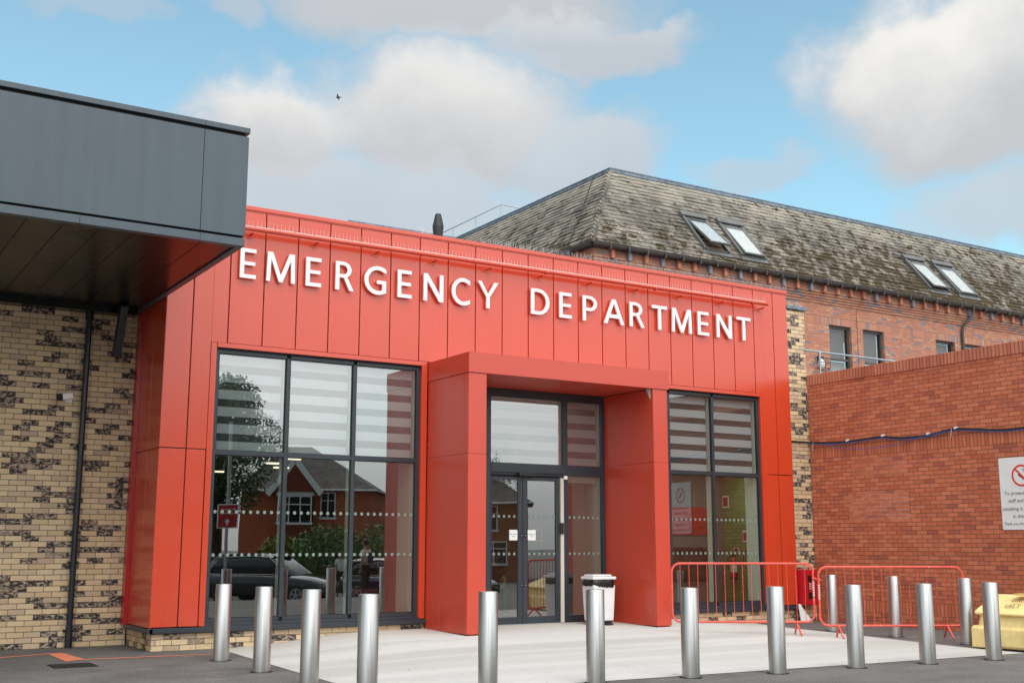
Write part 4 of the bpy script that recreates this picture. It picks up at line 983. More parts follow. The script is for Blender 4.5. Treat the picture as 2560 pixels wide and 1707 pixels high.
# moss cushions in gutter line and below roof windows
mb = MB(); rnd = random.Random(5); L = math.hypot(WR, HR)
def moss(x, s, r_):
    p = Vector((x, YE + WR * s / L, ZE + HR * s / L)); N = Vector((0, -HR / L, WR / L)); S_ = Vector((0, WR / L, HR / L))
    k = 7; vs = [p + N * r_ * .45]; 
    for i in range(k):
        a_ = 2 * math.pi * i / k; q = r_ * rnd.uniform(.6, 1.2); vs.append(p + Vector((1, 0, 0)) * math.cos(a_) * q * 1.3 + S_ * math.sin(a_) * q * .7 + N * .012)
    mb.add(vs, [(0, 1 + i, 1 + (i + 1) % k) for i in range(k)], True)
for i in range(420): moss(rnd.uniform(18.5, 37), abs(rnd.gauss(0, .35)) + .02, rnd.uniform(.02, .06))
for i in range(950):
    x = 19.5 + 18 * rnd.random() ** .8; moss(x, rnd.uniform(.1, 2.9), rnd.uniform(.012, .04))
for (a, b) in ((21.3, 23.9), (30.9, 33.7)):
    for i in range(150): moss(rnd.uniform(a, b), rnd.uniform(.02, .36), rnd.uniform(.025, .06))
o = mb.build('moss', M_moss, ob); o['kind'] = 'stuff'
# bulkhead lamp
bl = thing('bulkhead_lamp', 'white oval bulkhead lamp in a black wire cage on the old brick wall', 'lamp', (25.76, YO, 6.9))
def ell(c, rx, ry, rz, mi, n=10):
    mbq = MB(); vs = []; fs = []
    for i in range(n + 1):
        for j in range(2 * n): 
            a_ = math.pi * i / n; b_ = math.pi * j / n; vs.append((c[0] + rx * math.sin(a_) * math.cos(b_), c[1] + ry * math.sin(a_) * math.sin(b_), c[2] + rz * math.cos(a_)))
    for i in range(n):
        for j in range(2 * n): fs.append((i * 2 * n + j, i * 2 * n + (j + 1) % (2 * n), (i + 1) * 2 * n + (j + 1) % (2 * n), (i + 1) * 2 * n + j))
    mbq.add(vs, fs, True, mi); return mbq
ell((25.76, YO - .05, 6.84), .12, .09, .16, 0).build('diffuser', M_binw, bl)
MB().box(25.64, 25.88, YO - .06, YO, 6.93, 7.08).build('hood', M_black, bl, bevel=.02)
k = MB()
for xx in (-.2, 0, .2): k.tube([(25.76 + xx, YO, 7.05), (25.76 + xx, YO - .22, 7.0), (25.76 + xx, YO - .22, 6.7), (25.76 + xx, YO, 6.62)], .008, 5)
for zz_ in (6.7, 6.86, 7.0): k.tube([(25.55, YO - .01, zz_), (25.56, YO - .22, zz_), (25.96, YO - .22, zz_), (25.97, YO - .01, zz_)], .008, 5)
k.build('cage', M_black, bl)
# galvanised handrail on the low roof
hr = thing('roof_handrail', 'galvanised pipe handrail on the low roof behind the red brick wall', 'handrail', (20.4, 19, 4.6))
MB().tube([(18.6, 19, 6.02), (27.5, 19, 6.02)], .024, 10).build('rail', M_zinc, hr)
for x in (20.39, 22.9, 25.4):
    MB().tube([(x, 19, 4.6), (x, 19, 6.0)], .024, 10).build('post', M_zinc, hr); MB().tube([(x, 19, 5.965), (x, 19, 6.055)], .035, 10).build('clamp', M_zinc, hr)
# thin roof railing far behind
rr = thing('roof_railing', 'thin grey railing on the flat roof behind the slate ridge', 'railing', (20.6, 33.8, ZR))
MB().tube([(20.6, 39.5, 13.4), (20.6, 33.8, 13.43), (22.6, 33.8, 13.43)], .02, 6).build('rail', M_zinc, rr)
for (x, y) in ((20.6, 33.8), (20.6, 35.6), (20.6, 37.3), (20.6, 39.4)): MB().tube([(x, y, ZR + .05), (x, y, 13.4)], .018, 6).build('post', M_zinc, rr)
# flue
fl = thing('roof_flue', 'dark tapered flue cowl rising above the red parapet', 'flue', (10.56, 19.8, 6.6))
mb = MB(); c0 = Vector((10.585, 19.8, 0))
mb.tube([c0 + Vector((0, 0, 6.62)), c0 + Vector((0, 0, 7.50))], .075, 20); mb.build('pipe', M_black, fl)
mb = MB(); mb.tube([c0 + Vector((0, 0, 7.45)), c0 + Vector((0, 0, 7.78)), c0 + Vector((0, 0, 7.81)), c0 + Vector((0, 0, 8.06))], [.075, .113, .113, .058], 20); mb.build('cowl', mat('dark_flue', (.025, .026, .028), .55), fl)
# bird
bd = Vector((22.4, 53.08, 24.4)); u = Vector((.849, -.529, 0)); v = Vector((-.09, -.147, .985))
def bp(a, b): return bd + u * a * .0207 + v * b * .0207
def bq(x, y): return bp((x - 800) / 31.36 * 1.0, -(y - 720) / 31.36 * 1.0)
mb = MB(); n_ = Vector((.52, .836, .17)) * .05
body = [bq(640, 720), bq(720, 690), bq(850, 680), bq(1000, 700), bq(1080, 715), bq(1000, 745), bq(850, 760), bq(720, 750)]
mb.tube([bq(640, 722), bq(730, 722), bq(830, 720), bq(960, 720), bq(1080, 720)], [.012, .05, .06, .03, .012], 8)
for w_ in ([(745, 700), (690, 560), (755, 430), (830, 600), (860, 700)], [(740, 740), (800, 870), (885, 1000), (880, 850), (870, 740)]):
    q = [bq(*p) for p in w_]; mb.add(q + [p + n_ * .3 for p in q], [(0, 1, 2, 3, 4), (9, 8, 7, 6, 5), (0, 5, 6, 1), (1, 6, 7, 2), (2, 7, 8, 3), (3, 8, 9, 4)])
tag(mb.build('bird', mat('dark_plumage', (.03, .028, .03), .8), org=bd), 'small dark bird flying in front of the cloud', 'bird')
# ------------------------------------------------------------------ bollards
def make_bollard(loc, label):
    b = thing('bollard', label, 'bollard', loc, 'stainless steel bollards round the forecourt')
    x, y, z = loc; r = .106
    t = MB(); t.tube([(x, y, z - .1), (x, y, z + 1.024), (x, y, z + 1.030)], [r, r, r - .004], 40, False); t.build('tube', M_steel, b)
    c = MB(); c.disc((x, y, z + 1.0295), (1, 0, 0), (0, 1, 0), r - .003, 40); c.build('cap', M_steelcap, b)
    k = MB(); k.ring((x, y, z + .007 if z > -.001 else .0065), (1, 0, 0), (0, 1, 0), r - .01, r + .03, 28); k.build('contact_shade_ring', M_contact, b)  # dark ring stands in for contact shadow and dirt at the foot
    return b
M_steelcap = mat('bollard_cap_steel', (.72, .72, .70), .32, 1.0, .5, .05, 30)
M_contact = mat('contact_shade', (.030, .028, .026), .9, 0, .2, .4, 40)
BO = [((5.14, 15.62, -.028), 'stainless bollard farthest left, on tarmac by the orange line'),
 ((5.12, 14.0, -.014), 'stainless bollard second from the left, standing on tarmac beside the apron edge'),
 ((5.13, 12.50, 0), 'stainless bollard third from the left, in front of the big left window'),
 ((5.16, 11.05, 0), 'nearest and tallest looking stainless bollard at the corner of the pale apron'),
 ((6.57, 11.03, 0), 'stainless bollard in front of the left portal pillar'),
 ((7.92, 10.92, 0), 'stainless bollard in front of the white litter bin'),
 ((9.20, 10.79, 0), 'stainless bollard in front of the left end of the first red barrier'),
 ((10.40, 10.59, 0), 'stainless bollard in front of the right half of the first red barrier'),
 ((11.72, 10.54, 0), 'front bollard seen before the left half of the second red barrier'),
 ((12.93, 10.41, 0), 'front bollard seen before the right half of the second red barrier'),
 ((14.14, 10.29, 0), 'stainless bollard farthest right, in front of the yellow grit bin'),
 ((16.30, 15.15, -.03), 'stainless bollard behind the left end of the second red barrier'),
 ((16.22, 13.68, -.02), 'stainless bollard behind the middle of the second red barrier'),
 ((15.95, 12.05, -.01), 'stainless bollard behind the right end of the second red barrier, left of the grit bin')]
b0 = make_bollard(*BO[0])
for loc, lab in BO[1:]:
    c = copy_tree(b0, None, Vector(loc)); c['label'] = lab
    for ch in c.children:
        if ch.name.startswith('contact_shade_ring'): ch.location.z += 0 if loc[2] == -.028 else (-.028 - loc[2]) * .0 + (0.0065 + .0 - (loc[2] + .0065 + .028))
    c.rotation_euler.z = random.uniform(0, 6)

# ------------------------------------------------------------------ barriers
def barrier(p0, p1, z0, label, hook):
    p0 = Vector((*p0, 0)); p1 = Vector((*p1, 0)); U = (p1 - p0); U.z = 0; Lb = U.length; U.normalize(); Z = Vector((0, 0, 1)); W_ = U.cross(Z)
    z0b, z1b = z0 + .20, z0 + 1.145; o = Vector((p0.x, p0.y, 0)); t = thing('crowd_barrier', label, 'barrier', (p0.x, p0.y, z0), 'red crowd control barriers')
    P = lambda u, z, w_=0: o + U * u + Z * z + W_ * w_
    r = .14; path = []
    for (cu_, cz, a0) in ((r, z0b + r, 180), (Lb - r, z0b + r, 270), (Lb - r, z1b - r, 0), (r, z1b - r, 90)):
        for k in range(7): a = R(a0 + 15 * k); path.append(P(cu_ + r * math.cos(a), cz + r * math.sin(a)))
    path.append(path[0]); MB().tube(path, .0185, 10).build('frame', M_barrier, t)
    n_ = 15
    for i in range(n_):
        u = .14 + (Lb - .28) * i / (n_ - 1); MB().tube([P(u + random.uniform(-.004, .004), z0b), P(u + random.uniform(-.004, .004), z1b)], .0052, 6).build('bar', M_barrier, t)
    for u in (.30, Lb - .30):
        for s in (-1, 1):
            MB().tube([P(u, z0b + .0), P(u, z0b - .03, s * .035), P(u + .02, z0 + .0, s * .21)], .0165, 8).build('leg', M_barrier, t)
    if hook: MB().tube([P(Lb - .02, z0b + .72), P(Lb + .04, z0b + .70), P(Lb + .13, z0b + .68)], .016, 8).build('hook', M_barrier, t)
    # scuffed white lettering band on the end tube
    k = MB()
    for i in range(9): k.tube([P(Lb if hook else 0, z0b + .42 + i * .028), P(Lb if hook else 0, z0b + .42 + i * .028 + .011)], .0192, 10)
    k.build('worn_sticker', M_signwhite, t)
    return t
barrier((12.59, 15.19), (14.59, 13.96), .085, 'red tubular crowd barrier standing before the right window', True)
barrier((14.63, 13.88), (16.67, 12.63), .03, 'red tubular crowd barrier standing before the brick wall and back bollards', False)

# ------------------------------------------------------------------ white litter bin
lb_ = thing('litter_bin', 'white pedal bin with black liner beside the right portal pillar', 'bin', (12.25, 16.8, .15))
def taper(mb, x0, x1, y0, y1, z0, z1, tp, mi=None):
    vs = [(x, y, z0) for y in (y0 + tp, y1 - tp) for x in (x0 + tp, x1 - tp)] + [(x, y, z1) for y in (y0, y1) for x in (x0, x1)]
    mb.add(vs, [(0, 2, 3, 1), (4, 5, 7, 6), (0, 1, 5, 4), (2, 6, 7, 3), (0, 4, 6, 2), (1, 3, 7, 5)], mi=mi)
mb = MB(); taper(mb, 12.03, 12.50, 16.62, 16.98, .23, .845, .025); mb.build('body', M_binw, lb_, bevel=.02)
mb = MB(); taper(mb, 12.07, 12.47, 16.66, 16.95, .155, .27, .02); mb.build('base', M_black, lb_, bevel=.015)
mb = MB(); mb.box(12.015, 12.515, 16.605, 16.995, .935, .985); mb.box(12.06, 12.47, 16.68, 16.96, .9851, 1.02); mb.build('lid', M_binw, lb_, bevel=.015)
mb = MB(); rnd = random.Random(2); n_ = 60; ring = []
def rr_(a, hx, hy): 
    c, s = math.cos(a), math.sin(a); k = 1 / max(abs(c) / hx, abs(s) / hy); k2 = 1 / ((abs(c) / hx) ** 4 + (abs(s) / hy) ** 4) ** .25; return c * k2, s * k2
vs = []
lv = [(.936, .247, .188), (.90, .256, .200), (.86, .258, .203), (.835, .250, .194), (.825, .243, .186)]
for (z, hx, hy) in lv:
    for i in range(n_):
        a = 2 * math.pi * i / n_; j = 1 + rnd.uniform(-.02, .02) + .02 * math.sin(9 * a + z * 40); q = rr_(a, hx * j, hy * j); vs.append((12.265 + q[0], 16.80 + q[1], z + rnd.uniform(-.008, .008) * (0 if z > .93 else 1) - (.03 * max(0, math.cos(a + .8)) if z < .85 else 0)))
mb.add(vs, [(l * n_ + i, l * n_ + (i + 1) % n_, (l + 1) * n_ + (i + 1) % n_, (l + 1) * n_ + i) for l in range(4) for i in range(n_)], True); mb.build('liner', M_bag, lb_)
MB().box(12.28, 12.42, 16.58, 16.66, .165, .19).build('pedal', M_black, lb_, bevel=.008)

# ------------------------------------------------------------------ grit bin
gb = thing('grit_bin', 'pale yellow plastic grit bin with handwritten GRIT SALT on its sloping lid', 'grit bin', (15.50, 11.3, 0))
G0 = Vector((15.46, 11.62, 0)); GU = Vector((.05, -1, 0)).normalized(); GW = Vector((1, .05, 0)).normalized(); GZ = Vector((0, 0, 1))
def gp(u, w_, z): return G0 + GU * u + GW * w_ + GZ * z
def loft(mb, rings, mi=None, smooth=False, cap=True):
    n = len(rings[0]); vs = [v for r_ in rings for v in r_]; fs = [(i * n + k, i * n + (k + 1) % n, (i + 1) * n + (k + 1) % n, (i + 1) * n + k) for i in range(len(rings) - 1) for k in range(n)]
    if cap: fs += [tuple(reversed(range(n))), tuple((len(rings) - 1) * n + k for k in range(n))]
    mb.add(vs, fs, smooth, mi)
def rrect(u0, u1, w0, w1, z, c=.10, n=3, zf=None):
    out = []
    for (cu_, cw, a0) in ((u0 + c, w0 + c, 180), (u1 - c, w0 + c, 270), (u1 - c, w1 - c, 0), (u0 + c, w1 - c, 90)):
        for k in range(n + 1):
            a = R(a0 + 90 * k / n); u = cu_ + c * math.cos(a); w_ = cw + c * math.sin(a); out.append(gp(u, w_, z if zf is None else zf(w_)))
    return out
mb = MB(); loft(mb, [rrect(.02, 1.22, .02, .76, .02), rrect(0, 1.24, 0, .78, .06), rrect(.01, 1.23, .01, .77, .30), rrect(.05, 1.19, .05, .75, .34), rrect(.08, 1.16, .08, .74, .50, zf=lambda w_: .50 + .10 * (w_ > .3))]); body = mb.build('tub', M_yellow, gb, bevel=.015)
mb = MB(); sl_ = lambda w_: .50 + max(0, min(1, (w_ - .06) / .42)) * .23
loft(mb, [rrect(.03, 1.21, .03, .77, 0, .08, 3, lambda w_: sl_(w_) + .0), rrect(.02, 1.22, .02, .78, 0, .08, 3, lambda w_: sl_(w_) + .03), rrect(.06, 1.18, .06, .74, 0, .07, 3, lambda w_: sl_(w_) + .055)]); mb.build('lid', M_yellow, gb, bevel=.012)
k = MB(); k.obox(gp(.60, .52, .80), GU, GW, GZ, .13, .10, .012); k.build('handle_recess', mat('yellow_recess', (.62, .46, .15), .6), gb, bevel=.008)
for u in (.16, 1.06):
    k = MB(); loft(k, [rrect(u - .15, u + .15, -.035, .10, .02, .03), rrect(u - .15, u + .15, -.03, .10, .30, .03), rrect(u - .13, u + .13, .0, .10, .34, .03)]); k.build('moulded_foot', M_yellow, gb, bevel=.01)
nrm = Vector(GW * -.23 + GZ * .42).normalized(); sv = Vector(GW * .42 + GZ * .23).normalized()
t = MB(); t.text('GRIT', gp(.50, .32, sl_(.32)) + nrm * .058, GU, sv, .115, 0); t.text('SALT', gp(.46, .19, sl_(.19)) + nrm * .058, GU, sv, .115, 0)
t.build('handwriting', M_txt, gb)

# ------------------------------------------------------------------ things inside, seen through the right window
def extinguisher(x, y, z, label, s):
    t = thing('fire_extinguisher', label, 'extinguisher', (x, y, z), 'fire extinguishers on the green wall')
    MB().tube([(x, y, z), (x, y, z + .04)], .078 * s, 16).build('base_ring', M_black, t)
    MB().tube([(x, y, z + .04), (x, y, z + .40), (x, y, z + .45), (x, y, z + .47)], [.08 * s, .08 * s, .055 * s, .03 * s], 18).build('cylinder', M_cabred, t)
    MB().tube([(x, y, z + .15), (x, y, z + .30)], .0805 * s, 18, False).build('label_band', M_signwhite if s > .95 else M_cabred, t)
    MB().box(x - .05, x + .05, y - .012, y + .012, z + .48, z + .53).build('valve', M_black, t)
    MB().tube(smooth_path([(x, y + .03, z + .5), (x - .05, y + .12, z + .45), (x - .06, y + .12, z + .2)]), .012, 6).build('hose', M_black, t)
extinguisher(17.80, 19.35, .80, 'larger fire extinguisher with a pale label, behind the right window', 1.0)
extinguisher(17.80, 18.85, .90, 'slimmer fire extinguisher with a black hose, behind the right window', .8)
def board(name, label, cat, x0, x1, y0, y1, z0, z1, m0, m1, lines=0):
    ax = 'y' if abs(x1 - x0) < abs(y1 - y0) else 'x'; t = thing(name, label, cat, ((x0 + x1) / 2, (y0 + y1) / 2, z0))
    MB().box(x0, x1, y0, y1, z0, z1).build('panel', m0, t)
    k = MB(); b = .12
    if ax == 'x': k.box(x0 + (x1 - x0) * b, x1 - (x1 - x0) * b, y0 - .004, y0 - .001, z0 + (z1 - z0) * b, z1 - (z1 - z0) * b)
    else: k.box(x0 - .004, x0 - .001, y0 + (y1 - y0) * b, y1 - (y1 - y0) * b, z0 + (z1 - z0) * b, z1 - (z1 - z0) * b)
    k.build('face', m1, t); return t
t = board('wall_notice', 'maroon notice board on the grey wall behind the no smoking reflection', 'notice', 15.6, 17.6, 19.72, 19.745, 1.75, 2.35, M_signred, M_signred)
board('notice_board', 'dark framed board low on the grey wall inside the right window', 'board', 15.9, 17.35, 19.70, 19.745, .75, 1.48, M_black, M_dkwall)
board('extinguisher_notice', 'small red and white instruction sign above the extinguishers', 'notice', 17.885, 17.897, 19.0, 19.13, 1.60, 1.84, M_signwhite, M_signred)
board('exit_notice', 'red and white exit notice high on the green wall', 'notice', 17.885, 17.897, 19.55, 19.75, 2.35, 2.62, M_signwhite, M_signred)
for y, l in ((19.35, 'small white card just above the larger extinguisher'), (18.85, 'small white card just above the slimmer extinguisher')): board('instruction_card', l, 'card', 17.885, 17.897, y - .08, y + .08, 1.38, 1.48, M_signwhite, M_signred)
board('framed_poster', 'framed white poster with red heading on the lobby wall', 'poster', 12.03, 12.40, 18.0, 18.02, 1.95, 2.35, M_signred, M_signwhite) if False else None
board('lobby_poster', 'pink edged poster on the beige lobby wall seen through the side pane', 'poster', 12.932, 12.947, 19.5, 20.0, 1.95, 2.35, M_signred, M_beige)
board('lobby_notice', 'smaller maroon notice under the lobby poster', 'poster', 12.932, 12.947, 19.6, 20.0, 1.60, 1.85, M_signwhite, M_signred)
board('call_point', 'small red break glass call point on the lobby wall', 'alarm', 12.92, 12.947, 19.05, 19.17, 1.28, 1.42, M_signred, M_signwhite)
# dark red waiting chair behind the left window
ch = thing('waiting_chair', 'dark red waiting room chair behind the left window', 'chair', (8.55, 18.7, .3))
M_chairred = mat('dark_maroon_vinyl', (.10, .010, .014), .5)
MB().box(8.3, 8.8, 18.45, 18.95, .70, .78).build('seat', M_chairred, ch, bevel=.02)
MB().obox((8.81, 18.7, 1.02), (0, 1, 0), (1, 0, .15), (-.15, 0, 1), .24, .025, .28).build('backrest', M_chairred, ch, bevel=.02)
for x, y in ((8.33, 18.48), (8.77, 18.48), (8.33, 18.92), (8.77, 18.92)): MB().tube([(x, y, .30), (x, y, .70)], .014, 6).build('leg', M_black, ch)

# ------------------------------------------------------------------ across the street: what the glass reflects
def leafmat(name, a, b):
    m_ = bpy.data.materials.new(name); m_.use_nodes = True; nt = m_.node_tree; p = nt.nodes['Principled BSDF']
    pos = nt.nodes.new('ShaderNodeNewGeometry').outputs['Position']
    nt.links.new(mixc(nt, noise(nt, pos, 2.0, 4).smooth(.3, .7), a, b), p.inputs['Base Color']); p.inputs['Roughness'].default_value = .6
    p.inputs['Subsurface Weight'].default_value = 0; return m_
M_leaf = leafmat('tree_leaves', (.030, .075, .020), (.08, .16, .04)); M_leaf2 = leafmat('hedge_leaves', (.05, .13, .03), (.12, .24, .05)); M_leaf3 = leafmat('golden_hedge_leaves', (.14, .18, .03), (.32, .33, .06))
M_bark = mat('bark', (.055, .045, .035), .9, 0, .2, .4, 8, 1, 20)
def leaves(mb, c, rx, ry, rz, n, s, rnd, shell=.55):
    for i in range(n):
        while True:
            v = Vector((rnd.uniform(-1, 1), rnd.uniform(-1, 1), rnd.uniform(-1, 1)))
            if shell < v.length < 1 + rnd.uniform(-.1, .12): break
        p = Vector((c[0] + v.x * rx, c[1] + v.y * ry, c[2] + v.z * rz)); a = Vector((rnd.gauss(0, 1), rnd.gauss(0, 1), rnd.gauss(0, .7))).normalized(); b = a.cross(Vector((rnd.gauss(0, 1), rnd.gauss(0, 1), rnd.gauss(0, 1)))).normalized(); q = s * rnd.uniform(.6, 1.3)
        mb.add([p - a * q, p + b * q * .5, p + a * q, p - b * q * .5], [(0, 1, 2, 3)])
def tree(x, y, h, cr, label, seed, lm, n=5200, tr=.22, z0=-.45):
    rnd = random.Random(seed); t = thing('tree', label, 'tree', (x, y, z0))
    k = MB(); zt = z0 + h * .55
    k.tube([(x, y, z0), (x + .05, y, z0 + h * .25), (x - .05, y + .05, zt)], [tr, tr * .75, tr * .5], 10)
    cl = []
    for i in range(13):
        a = rnd.uniform(0, 6.28); rr0 = cr * rnd.uniform(.2, .8); zz0 = z0 + h * rnd.uniform(.42, .88); c_ = Vector((x + rr0 * math.cos(a), y + rr0 * math.sin(a), zz0)); cl.append(c_)
        k.tube([(x, y, z0 + h * rnd.uniform(.25, .5)), (Vector((x, y, zz0 - .3)) + c_) / 2, c_], [tr * .4, tr * .22, .03], 6)
    k.build('trunk', M_bark, t); m_ = MB()
    for c_ in cl + [Vector((x, y, z0 + h * .85))]: q = cr * rnd.uniform(.36, .55); leaves(m_, c_, q, q, q * .8, n // 14, .07, rnd, .05)
    m_.build('crown', lm, t); return t
tree(14.2, -9.5, 8.6, 3.0, 'broad leafy street tree reflected in the left window', 3, M_leaf, 34000)
tree(12.6, -13.2, 8.0, 2.6, 'darker tree behind the street tree, reflected at the far left of the glass', 9, M_leaf, 20000)
tree(6, -24, 9.5, 4, 'tall street tree across the road behind the camera', 19, M_leaf, 5000)
tree(-8, -20, 8.5, 3.6, 'round topped street tree far left behind the camera', 29, M_leaf, 4000)
def hedge(c, rx, ry, rz, label, lm, seed, n=3500):
    rnd = random.Random(seed); t = thing('hedge_bush', label, 'bush', (c[0], c[1], -.45)); k = MB()
    for i in range(5): k.tube([(c[0] + (i - 2) * .1, c[1], -.45), (c[0] + (i - 2) * rx * .3, c[1], c[2] + .1)], [.05, .02], 6)
    k.build('stems', M_bark, t); m_ = MB(); leaves(m_, c, rx, ry, rz, n, .09, rnd, .35); m_.build('foliage', lm, t)
hedge((20.3, -13.0, .95), 1.6, 1.2, 1.5, 'dark rounded bush between the parked cars and the houses', M_leaf2, 1)
hedge((22.6, -12.3, .85), 1.9, 1.2, 1.6, 'lighter green bush to the right of the dark bush', M_leaf2, 2)
hedge((18.8, -14.5, .75), 1.2, .8, 1.2, 'yellowish hedge in front of the brick house', M_leaf3, 4)
M_hb = brick_mat('house_brick', 'x', .225, .075, (.15, .08, .06), [(0, (.60, .15, .07)), (1, (.70, .21, .10))], stain=.15)
M_hb2 = mat('orange_render_brick', (.38, .13, .055), .85, 0, .2, .15, 4)
M_tile = mat('house_roof_tiles', (.15, .135, .125), .85, 0, .2, .3, 3, .6, 25)
M_htile = mat('hung_red_tiles', (.20, .055, .035), .8, 0, .2, .25, 7)
M_dkglass = mat('dark_pane', (.02, .022, .025), .08, 0, .8)
def house(o, ang, Wd, Dp, ez, rz, label, gable=True, wm=None, z0=-.45):
    """local frame: u along the street front, n towards the hospital"""
    wm = wm or M_hb
    u = Vector((math.cos(ang), math.sin(ang), 0)); n = Vector((-math.sin(ang), math.cos(ang), 0)); Z = Vector((0, 0, 1)); o = Vector((o[0], o[1], z0)); t = thing('brick_house', label, 'house', o)
    P = lambda a, b, c: o + u * a + n * b + Z * c
    def bx(mb, a0, a1, b0, b1, c0, c1): mb.obox(P((a0 + a1) / 2, (b0 + b1) / 2, (c0 + c1) / 2), u, n, Z, (a1 - a0) / 2, (b1 - b0) / 2, (c1 - c0) / 2)
    w_ = MB(); bx(w_, 0, Wd, -Dp, 0, 0, ez); w_.build('wall', wm, t)
    r_ = MB(); e = .35; rm = MB()
    hp = Dp / 2
    vs = [P(-e, e, ez - .05), P(Wd + e, e, ez - .05), P(Wd + e, -Dp - e, ez - .05), P(-e, -Dp - e, ez - .05), P(hp * .4, -hp, rz), P(Wd - hp, -hp, rz)]
    rm.add(vs, [(0, 1, 5, 4), (1, 2, 5), (2, 3, 4, 5), (3, 0, 4), (0, 3, 2, 1)])
    rm.build('roof', M_tile, t)
    gtt = MB(); gtt.tube([P(-e, e, ez - .03), P(Wd + e, e, ez - .03)], .06, 6); gtt.build('gutter', M_signwhite, t)
    def win(a0, a1, c0, c1, b=0.0, nb=2):
        f = MB(); s = .07
        bx(f, a0, a0 + s, b, b + .06, c0, c1); bx(f, a1 - s, a1, b, b + .06, c0, c1); bx(f, a0 + s, a1 - s, b, b + .06, c1 - s, c1); bx(f, a0 - .05, a1 + .05, b, b + .10, c0 - .05, c0 + s)
        for q in range(1, nb): am = a0 + (a1 - a0) * q / nb; bx(f, am - s * .45, am + s * .45, b, b + .055, c0 + s, c1 - s)
        bx(f, a0 + s, a1 - s, b, b + .05, c0 + (c1 - c0) * .66, c0 + (c1 - c0) * .66 + s * .8)
        fr_ = f.build('window', M_signwhite, t); p = MB(); bx(p, a0 + s, a1 - s, b - .02, b + .02, c0 + s, c1 - s); p.build('pane', M_dkglass, fr_)
    if gable:
        for g0 in gable:
            g1 = g0 + 2.5; zb = ez - .15; za = ez + 1.55
            b_ = MB(); b_.prism([(g0 + .1, ez - .15), (g1 - .1, ez - .15), ((g0 + g1) / 2, za - .1)], P(0, .0, 0), u, Z, n, .9); b_.build('gable', M_htile, t)
            bay = MB(); bx(bay, g0 + .25, g1 - .25, .001, .75, 0, .9); bay.build('bay_wall', wm, t)
            bay = MB(); bx(bay, g0 + .25, g1 - .25, .001, .72, 2.35, 3.1); bay.build('hung_tiles', M_htile, t)
            tb = MB(); bx(tb, g0 + .2, g1 - .2, .001, .8, ez - .35, ez - .151); tb.build('bay_head', M_signwhite, t)
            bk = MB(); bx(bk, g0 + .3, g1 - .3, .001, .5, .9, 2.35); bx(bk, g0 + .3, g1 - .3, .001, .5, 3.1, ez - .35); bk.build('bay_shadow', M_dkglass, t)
            for s in (-1, 1):
                a_ = P((g0 + g1) / 2, .93, za + .06); b2 = P((g0 + g1) / 2 + s * 1.5, .93, ez - .28); v_ = (b2 - a_); l = v_.length
                q = MB(); q.obox((a_ + b2) / 2, v_, n, v_.cross(n), l / 2, .04, .15); q.build('bargeboard', M_signwhite, t)
                q = MB(); q.add([P((g0 + g1) / 2, .96, za + .08), P((g0 + g1) / 2 + s * 1.5, .96, ez - .22), P((g0 + g1) / 2 + s * 1.5, -1.0, ez - .22), P((g0 + g1) / 2, -2.0, za + .08)], [(0, 1, 2, 3)]); q.build('gable_roof', M_tile, t)
            win(g0 + .3, g1 - .3, 3.1, ez - .36, .70, 3); win(g0 + .3, g1 - .3, .95, 2.33, .72, 3)
    for (a0, a1, c0, c1) in ((Wd * .62, Wd * .62 + .85, ez - 1.55, ez - .15), (Wd * .60, Wd * .60 + 1.5, .9, 2.2)): win(a0, a1, c0, c1)
    cc = MB()
    if gable != [1.9]: bx(cc, Wd * .5, Wd * .5 + .7, -hp - .2, -hp + .3, rz - .5, rz + .9); 
    if gable != [1.9]: cc.build('chimney', wm, t)
    return t
A32 = R(32)
house((21.3, -27.7), A32, 7.2, 8.0, 4.95, 7.7, 'brick house with white bargeboard gable and bay window, reflected in the glass', [1.9])
house((29.3, -22.9), A32, 6.5, 7.0, 4.3, 6.9, 'smaller brick house to the right of the gabled one', [], M_hb2)
house((11.6, -33.2), A32, 8.4, 8.0, 5.1, 8.2, 'left neighbour of the gabled brick house, partly behind the trees', [5.0])
house((37.5, -14.0), R(50), 9, 8, 5.4, 8.6, 'wide brick house at the right end of the street', [1.5], M_hb)
house((0.0, -36), R(10), 10, 8, 5.2, 8.3, 'brick house across the road straight behind the camera', [2, 6])
house((-14, -36), R(0), 10, 8, 5.2, 8.3, 'brick house at the left end of the street behind the camera', [2, 6])
for x, y, h_, l_, q_ in ((34.5, -25, 8, 'bushy tree added at the right end of the street to block sky', 50), (7.5, -38, 9, 'tree added behind the left neighbour house to block sky', 53), (-5, -34, 9, 'tree added between the two houses behind the camera to block sky', 54)): tree(x, y, h_, 3.4, l_, q_, M_leaf, 9000)  # unseen trees added to block low sky from the red cladding
